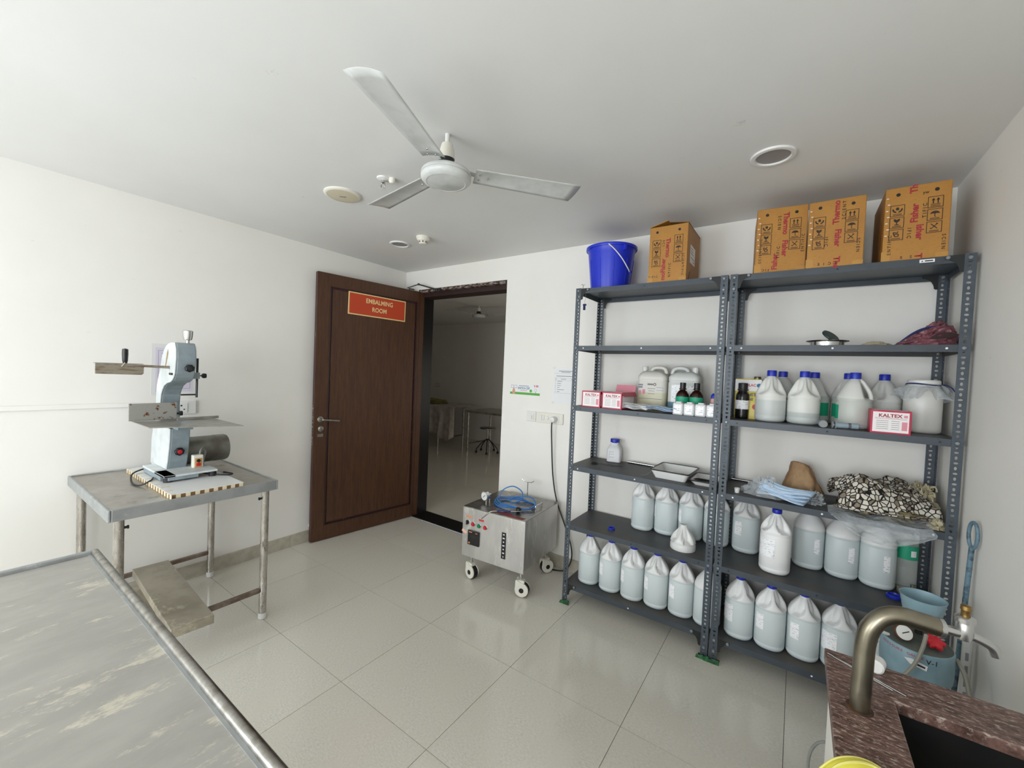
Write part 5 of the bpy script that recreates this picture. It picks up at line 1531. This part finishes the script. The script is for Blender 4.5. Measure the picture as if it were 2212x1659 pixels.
def icon_frame(b, cx, cy, s, M):
    th_ = s * .045
    b.box(cx - s / 2, cx + s / 2, cy + s / 2 - th_, cy + s / 2, 0, .0004, M).box(cx - s / 2, cx + s / 2, cy - s / 2, cy - s / 2 + th_, 0, .0004, M)
    b.box(cx - s / 2, cx - s / 2 + th_, cy - s / 2, cy + s / 2, 0, .0004, M).box(cx + s / 2 - th_, cx + s / 2, cy - s / 2, cy + s / 2, 0, .0004, M)
def icon(kind, cx, cy, s, M, root):
    b = MB()
    icon_frame(b, cx, cy, s, M)
    k = s / 2
    def poly(pts):
        b.prism([(cx + x * k, cy + y * k) for x, y in pts], .0004, M)
    def ln(p, q, w_=.07):
        d = Vector((q[0] - p[0], q[1] - p[1]))
        n_ = Vector((-d.y, d.x)).normalized() * w_
        poly([(p[0] - n_.x, p[1] - n_.y), (q[0] - n_.x, q[1] - n_.y), (q[0] + n_.x, q[1] + n_.y), (p[0] + n_.x, p[1] + n_.y)])
    for yy in (-.62, -.76):
        ln((-.6, yy), (.6, yy), .035)
    if kind == 'hands':
        poly([(-.22, .15), (0, .05), (.22, .15), (.22, .5), (0, .62), (-.22, .5)])
        for s_ in (-1, 1):
            poly([(s_ * .1, -.4), (s_ * .5, -.25), (s_ * .72, .1), (s_ * .68, .4), (s_ * .5, .3), (s_ * .42, .0), (s_ * .18, -.15)][::s_])
    elif kind == 'glass':
        poly([(-.45, .7), (-.38, .3), (-.12, .08), (.12, .08), (.38, .3), (.45, .7), (.1, .62), (0, .45), (-.1, .66)])
        ln((0, .1), (0, -.3))
        ln((-.3, -.36), (.3, -.36))
    elif kind == 'sun':
        ln((-.35, .5), (.1, .3)); ln((.1, .3), (.3, .6)); ln((-.3, .1), (.3, .15)); ln((-.3, .1), (-.1, -.35)); ln((-.1, -.35), (.35, -.25)); ln((.3, .15), (.35, -.25)); ln((-.4, .5), (-.3, .1))
    elif kind == 'up':
        for x in (-.3, .3):
            ln((x, -.25), (x, .4), .08)
            poly([(x - .24, .32), (x + .24, .32), (x, .72)])
        ln((-.6, -.38), (.6, -.38), .05)
    elif kind == 'umbrella':
        poly([(-.62, .12)] + [(.62 * math.cos(R(a)), .12 + .5 * math.sin(R(a))) for a in (150, 120, 90, 60, 30)] + [(.62, .12), (.3, .2), (0, .12), (-.3, .2)])
        ln((0, .1), (0, -.35), .05)
        ln((0, -.35), (.15, -.4), .05)
    else:
        ln((-.45, .6), (.4, -.3), .06); ln((.45, .6), (-.4, -.3), .06); ln((.2, .62), (.5, .55), .05); ln((-.4, -.3), (-.5, -.1), .05)
    b.build('handling_icon', 'print_blk', root)
def carton(x, y, w_, d_, h, rz, label, red, blk, open_top=False):
    t = thing('cardboard_carton', label, 'carton', (x, y, TZR), R(rz), 'brown cartons on top of the racks')
    MB().box(-w_ / 2, w_ / 2, 0, d_, 0, h).build('box', 'card', t, bev=.003)
    M0 = T(0, -.0004, 0) @ FRONT
    for u in (-.30, .28):
        MB().prism(arc(u * w_, h * .90, .0075, 0, 360, 14)[:-1], .0004, M0).build('vent_hole', 'black', t)
    for i, kd in enumerate(('hands', 'glass', 'sun')):
        icon(kd, -w_ * .30, h * (.685 - .165 * i), .049, M0, t)
    for i, kd in enumerate(('up', 'umbrella', 'hook')):
        icon(kd, w_ * .27, h * (.735 - .165 * i), .049, M0, t)
    for (s, u, v, a, sz) in red:
        text(s, sz, 'print_red', t, M0 @ T(u * w_, v * h, .0005) @ Matrix.Rotation(R(a), 4, 'Z'), bold=.0012)
    for (s, u, v, a, sz) in blk:
        text(' '.join(s) if len(s) > 2 else s, sz * .85, 'print_blk', t, M0 @ T(u * w_, v * h, .0005) @ Matrix.Rotation(R(a), 4, 'Z'), bold=.0003)
    # side prints
    text('Thermo', .04, 'print_red', t, T(-w_ / 2 - .0004, d_ * .2, h * .4) @ Matrix(((0, 0, -1, 0), (-1, 0, 0, 0), (0, 1, 0, 0), (0, 0, 0, 1))) @ Matrix.Rotation(R(90), 4, 'Z'), bold=.001)
    rect('tape_strip', 'tape', t, T(-w_ / 2 + .012, -.0003, h * .07) @ FRONT, .03, h * .13, .0005)
    rect('tape_strip', 'tape', t, T(w_ / 2 - .02, -.0003, h * .035) @ FRONT, .04, h * .06, .0005)
    if open_top:
        MB().box(0, w_ * .5, 0, d_ * .98, 0, .004, T(-w_ / 2, 0, h) @ Matrix.Rotation(R(-15), 4, 'Y')).build('top_flap', 'card', t)
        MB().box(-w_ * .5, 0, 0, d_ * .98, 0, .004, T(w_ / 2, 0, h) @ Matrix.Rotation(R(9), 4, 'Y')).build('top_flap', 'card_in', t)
        rect('shipping_label', 'paper', t, T(w_ / 2 + .0003, d_ * .42, h * .52) @ SIDE, .13, .105, .0006)
        lines(t, T(w_ / 2 + .0009, d_ * .42, h * .52) @ SIDE, [(-.02, .035, .07, .004), (-.02, .02, .06, .004), (-.02, .005, .08, .004), (0, -.02, .1, .004), (.03, -.036, .04, .004)], 'print_grey')
        text('SCIENTIFIC', .018, 'print_blk', t, T(w_ / 2 + .0003, d_ * .35, h * .13) @ SIDE @ Matrix.Rotation(R(90), 4, 'Z'))
        rect('black_bar', 'print_blk', t, T(w_ / 2 + .0003, d_ * .2, h * .1) @ SIDE @ Matrix.Rotation(R(-28), 4, 'Z'), .012, .07, .0005)
    else:
        b = MB()
        for i in range(7):
            b.box(-w_ / 2 + .004 + .005 * (i % 2), -w_ / 2 + .012 + .005 * (i % 2), -.0008, 0, h * (.35 + .085 * i), h * (.35 + .085 * i) + .003)
        b.build('tape_glints', 'paper', t)
    return t
SCI = 'SCIENTIFIC'
carton(2.799, -.425, .218, .34, .330, 0, 'open-topped brown carton standing alone beside the blue bucket',
       [('Thermo', .00, .60, -90, .034), ('moFisher', -.10, .22, 90, .034)], [('SCI', -.12, .69, -90, .022), ('NTIFIC', .07, .2, 90, .022), (SCI, .40, .28, -90, .02), ('TIFIC', -.36, .10, 0, .02)], True)
carton(3.360, -.418, .219, .34, .330, 6.5, 'brown carton at left of the touching pair on the right rack',
       [('Thermo', .08, .74, -90, .034), ('Fisher', .08, .36, -90, .034), ('Fisher', -.10, .16, 90, .034)], [('SCIEN', -.05, .76, -90, .022), ('TIFIC', -.04, .3, 90, .022), (SCI, -.40, .34, 90, .02), ('FIC', -.28, .04, 180, .02), ('ENTIFIC', .43, .42, 90, .02)])
carton(3.581, -.430, .216, .34, .322, 0, 'brown carton at right of the touching pair on the right rack',
       [('Thermo', .0, .80, 90, .034), ('Fisher', .04, .42, -90, .034), ('The', .04, .06, -90, .034)], [('SCIENT', .13, .82, 90, .022), ('IFIC', -.16, .38, -90, .022), ('SCIEN', .40, .28, -90, .02), ('S C I E', -.12, .05, 180, .02)])
carton(3.862, -.428, .214, .34, .328, 0, 'brown carton standing alone near the right wall with pen scribble',
       [('Th', -.06, .95, 90, .034), ('Fisher', -.03, .62, 90, .034), ('isher', .06, .36, -90, .034), ('T', .06, .04, -90, .034)], [('TIFIC', .12, .64, 90, .022), ('IFIC', -.10, .36, -90, .022), ('ENTIFIC', -.39, .22, 90, .02), ('SCIEN', .42, .2, -90, .02), ('S  S', -.12, .04, 180, .02), ('yw', .12, .88, 0, .02)])
# sticker on the top lip of the right rack
t = thing('shelf_sticker', 'small white maker sticker on the top shelf edge of the right rack', 'sticker', (3.905, -.4312, TZR - .013))
rect('backing', 'paper', t, FRONT, .048, .014, .0005)
rect('print_line', 'print_blk', t, FRONT @ T(.006, 0, .0005), .026, .005, .0003)
MB().prism([(-.019, -.003), (-.012, -.003), (-.015, .003)], .0004, FRONT @ T(0, 0, .0006)).build('logo_mark', 'print_blk', t)
# cream tap and hanging drip clamp at the left end
t = thing('cream_tap', 'small cream plastic tap handle on the top left corner of the left rack', 'tap', (2.238, -.385, TZR))
MB().lathe([(.014, 0), (.014, .006), (.007, .010), (.008, .024), (.006, .028), (.006, .036), (0, .037)], 16).build('valve_body', 'cream_pl', t, True)
MB().tube([(-.018, 0, .037), (.018, 0, .037)], .0035, 8).tube([(0, -.018, .037), (0, .018, .037)], .0035, 8).build('cross_handle', 'cream_pl', t, True)
t = thing('drip_clamp', 'blue roller clamp hanging on a thin tube from the left rack', 'clamp', (2.262, -.385, TZR))
MB().tube(smooth_path([(.0, 0, -.002), (.004, 0, -.05), (-.003, 0, -.10), (-.004, 0, -.135)]), .0016, 6).build('drip_tube', 'clear_pet', t, True)
MB().box(-.010, .004, -.006, .006, -.135, -.1).box(-.012, .010, -.007, .007, -.105, -.094).build('roller_clamp', 'navy', t, bev=.002)

# ------------------------------------------------------------------ pressure injector tank with funnel
t = thing('injector_tank', 'pale blue pressure injector tank marked V-1 between rack and sink', 'tank', (3.872, -.86, 0))
TR, TT = .099, .640
MB().lathe([(.06, 0), (.075, .004), (.075, .02), (.03, .03), (.03, TT - .15), (.07, TT - .135), (.07, TT - .128)], 28).build('stand', 'steel_dark', t, True)
MB().lathe([(TR * .6, TT - .130), (TR * .88, TT - .124), (TR * .98, TT - .108), (TR, TT - .09), (TR, TT - .004), (TR * .975, TT)], 56).build('tank_body', 'tank_blue', t, True, angle=60)
MB().lathe([(TR * .97, TT - .001), (TR * .9, TT + .004), (TR * .5, TT + .010), (0, TT + .012)], 40).build('lid', 'tank_grime', t, True)
gm = T(-.045, -.050, TT + .036) @ Matrix.Rotation(R(60), 4, 'X') @ Matrix.Rotation(R(14), 4, 'Y')
MB().lathe([(.016, -.014), (.026, -.011), (.027, .006), (.0245, .008)], 28, gm).build('gauge_case', 'rust', t, True)
MB().lathe([(.0240, .0084), (0, .0100)], 28, gm).build('gauge_dial', 'dial', t, True)
MB().box(-.0015, .0015, -.008, .015, 0.0102, .0108, gm @ Matrix.Rotation(R(-60), 4, 'Z')).build('gauge_needle', 'black', t)
MB().cyl((-.045, -.042, TT), (-.045, -.046, TT + .03), .007, 10).build('gauge_stem', 'brass', t, True)
MB().lathe([(.010, 0), (.022, .003), (.026, .010), (.023, .018), (.010, .022), (0, .022)], 40, T(.038, -.038, TT + .022) @ Matrix.Rotation(R(30), 4, 'X'), fn=lambda a, z: 1 + .17 * math.cos(a * 6)).build('hand_wheel', 'red_btn', t, True)
MB().cyl((.038, -.034, TT), (.038, -.038, TT + .026), .007, 10).build('valve_stem', 'brass', t, True)
MB().cyl((.012, .04, TT), (.012, .045, .705), .011, 12).lathe([(.017, 0), (.017, .02), (0, .02)], 6, T(.012, .044, .665)).build('filler_neck', 'steel_dark', t, True)
MB().lathe([(.012, .70), (.042, .712), (.052, .722), (.064, .786), (.066, .790), (.063, .790), (.050, .724), (.0, .716)], 40, T(.018, .045, 0), cap=False).build('funnel', 'tank_blue', t, True)
for i, ch in enumerate('PRESSURE GAUGE'):
    a = R(-158 + 5.2 * i)
    q = Matrix.Rotation(a + PI / 2, 4, 'Z') @ T(0, -TR - .0006, TT - .014) @ FRONT
    if ch != ' ':
        text(ch, .013, 'red_lbl', t, q, name='raised_letter')
text('V-1', .024, 'print_blk', t, Matrix.Rotation(R(14), 4, 'Z') @ T(0, -TR - .0008, TT - .022) @ FRONT)
q = Matrix.Rotation(R(-8), 4, 'Z') @ T(0, -TR - .0006, TT - .040) @ FRONT @ Matrix.Rotation(R(-8), 4, 'Z')
MB().prism([(-.034, .006), (-.016, .012), (.026, .009), (.026, -.009), (-.016, -.008)], .0006, q).build('arrow_sticker', 'paper', t)
rect('arrow_text', 'steel_dark', t, q @ T(.006, 0, .0006), .03, .006, .0004)
MB().tube(smooth_path([(.01, -.07, .70), (-.005, -.105, .66), (-.03, -.128, .60), (-.075, -.15, .53), (-.09, -.15, .45)]), .006, 8).build('drain_hose', 'grey_hose', t, True)
MB().tube(smooth_path([(-.08, -.03, .645), (-.125, -.05, .655), (-.15, -.06, .63), (-.165, -.05, .58), (-.16, -.05, .52)]), .006, 8).build('white_hose', 'white_pl', t, True)
MB().tube(smooth_path([(-.11, -.01, .60), (-.125, -.06, .57), (-.11, -.10, .54), (-.06, -.125, .50), (-.02, -.13, .46)]), .006, 8).build('black_strap', 'rust', t, True)
MB().tube(smooth_path([(.10, -.01, .62), (.118, -.04, .58), (.128, -.07, .50), (.135, -.09, .42), (.135, -.09, .2), (.135, -.09, .02)]), .007, 8).build('cream_hose', 'grey_hose', t, True)

# ------------------------------------------------------------------ right wall: blue lifting rod, plastic pipe
t = thing('ring_rod', 'worn blue steel rod with a ring end leaning on the right wall', 'rod', (4.03, -.585, 0))
MB().cyl((0, 0, 0), (.022, -.037, .955), .0085, 12).build('shaft', 'blue_rod', t, True)
MB().tube([(.0225 - .006 * math.cos(2 * PI * k / 24), -.04 + .024 * math.cos(2 * PI * k / 24), 1.005 + .050 * math.sin(2 * PI * k / 24)) for k in range(24)], .006, 10, True).build('ring', 'blue_rod', t, True)
t = thing('plastic_pipe', 'white plastic water pipe standing in the right corner behind the tank', 'pipe', (4.045, -.68, 0))
MB().cyl((0, 0, 0), (0, 0, .63), .015, 16).build('pipe', 'pvc', t, True)
for i in range(4):
    rect('pipe_print', 'ink', t, T(-.003, -.0150, .56 - .05 * i) @ FRONT, .009, .03, .0006)

# ------------------------------------------------------------------ granite sink with bent faucet
KX0, KX1, KY0, KY1, KZ = 3.570, ROOM_W - .001, -2.36, -1.446, .80
t = thing('granite_sink', 'maroon granite sink counter with black basin in the near right corner', 'sink', (3.82, -1.9, 0))
bx0, bx1, by0, by1 = 3.700, 3.975, -2.22, -1.590
wb = WB(t)
outer_ = [(KX0, KY0), (KX1, KY0), (KX1, KY1), (KX0, KY1)]
inner_ = [(bx0, by0), (bx1, by0), (bx1, by1), (bx0, by1)]
vs = [(x, y, z) for z in (KZ - .03, KZ) for x, y in outer_ + inner_]
fs = []
for j in range(4):
    k = (j + 1) % 4
    fs += [(8 + j, 8 + k, 12 + k, 12 + j), (j, 4 + j, 4 + k, k), (j, k, 8 + k, 8 + j), (4 + j, 12 + j, 12 + k, 4 + k)]
wb.add(vs, fs)
wb.build('granite_top', 'granite', bev=.003)
wb = WB(t)
e = .004
wb.box(bx0 - e, bx1 + e, by0 - e, by1 + e, KZ - .26, KZ - .25)
for (x0, x1, y0, y1) in ((bx0 - .012, bx0 - .002, by0 - .012, by1 + .012), (bx1 + .002, bx1 + .012, by0 - .012, by1 + .012), (bx0 - .002, bx1 + .002, by0 - .012, by0 - .002), (bx0 - .002, bx1 + .002, by1 + .002, by1 + .012)):
    wb.box(x0, x1, y0, y1, KZ - .25, KZ - .0305)
wb.build('basin', 'basin')
wb = WB(t); wb.box(3.585, 3.625, KY0 + .02, KY1 - .015, 0, KZ - .03); wb.box(3.625, KX1, KY1 - .055, KY1 - .015, 0, KZ - .03); wb.build('stand_wall', 'wall')
t = thing('bent_faucet', 'bent brushed steel faucet pipe rising from the granite sink', 'faucet', (3.626, -1.677, KZ))
MB().lathe([(.026, 0), (.026, .002), (.021, .003)], 24).build('pipe_collar', 'rust', t, True)
MB().tube(smooth_path([(0, 0, 0), (.001, 0, .08), (.003, .003, .155), (.012, .006, .198), (.034, .012, .228), (.062, .018, .238), (.095, .026, .234), (.128, .034, .229)], 6), .0195, 20).build('pipe', 'faucet', t, True)
e0 = Vector((.126, .0335, .229))
dv = Vector((.97, .24, -.06)).normalized()
MB().cyl(e0, e0 + dv * .008, .0205, 20).cyl(e0 + dv * .006, e0 + dv * .036, .0095, 14, .011).build('pipe_end', 'alu', t, True)
c0 = e0 + dv * .045
MB().lathe([(.013, -.012), (.015, .0), (.014, .018), (.012, .024), (.017, .026), (.017, .036), (.013, .039), (0, .04)], 18, Matrix.Translation(c0)).build('tap_body', 'alu', t, True)
MB().lathe([(.008, .038), (.008, .052), (.0095, .054), (.009, .062), (0, .064)], 12, Matrix.Translation(c0)).build('tap_spindle', 'brass', t, True)
MB().tube(smooth_path([c0 + dv * .008, c0 + dv * .03 + Vector((0, 0, -.006)), c0 + dv * .048 + Vector((0, 0, -.016)), c0 + dv * .055 + Vector((0, 0, -.032))]), .0095, 12).build('spout', 'alu', t, True)
for (dx, dy, l) in ((0, 0, 'thin steel probe lying on the granite edge, the longer of two'), (.012, .014, 'short steel probe lying beside the longer probe on the granite')):
    o = tag(MB().cyl((0, 0, 0), (.150 - dx * 3, -.080 + dx, 0), .0022, 8).build('steel_probe', 'chrome', None, True), l, 'probe', 'probes on the granite')
    o.location = (3.576 + dx, -1.478 - dy * .6, KZ + .0025)
t = thing('white_stopper', 'white plastic stopper lying on the granite behind the faucet', 'stopper', (3.690, -1.500, KZ))
MB().lathe([(.014, 0), (.018, .004), (.018, .034), (.014, .038), (0, .038)], 20, T(-.016, 0, .0182) @ Matrix.Rotation(R(75), 4, 'Z') @ Matrix.Rotation(R(90), 4, 'Y')).build('stopper', 'white_pl', t, True)
t = thing('yellow_hose', 'yellow ribbed hose draped over the near edge of the granite sink', 'hose', (3.59, -1.92, KZ))
hp = smooth_path([(-.11, -.16, -.30), (-.085, -.115, -.10), (-.058, -.07, -.005), (-.03, -.03, .024), (.0, -.002, .030), (.03, .022, .020), (.055, .018, .014), (.085, -.02, .014), (.118, -.07, .01), (.13, -.09, -.05), (.135, -.095, -.2)], 6)
MB().tube(hp, .0140, 20).build('hose', 'yellow', t, True, angle=80)
def rib_path(P, r_, ang):
    """line running along the surface of a tube with centre line P"""
    out, u = [], None
    for i in range(len(P)):
        d = (P[min(i + 1, len(P) - 1)] - P[max(i - 1, 0)]).normalized()
        u = d.orthogonal().normalized() if u is None else (u - d * u.dot(d)).normalized()
        out.append(P[i] + (u * math.cos(ang) + d.cross(u) * math.sin(ang)) * r_)
    return out
for k in range(7):
    MB().tube(rib_path(hp, .0138, 2 * PI * k / 7), .0024, 6).build('rib', 'yellow_pale', t, True)
t = thing('grey_cable', 'thin grey cable loop hanging beside the sink stand', 'cable', (3.585, -1.40, 0))
MB().tube(smooth_path([(.02, .0, .50), (-.01, .02, .47), (-.028, .03, .42), (-.03, .03, .36), (-.015, .02, .31), (.015, .0, .28)]), .004, 8).build('cable', 'grey_cord', t, True)
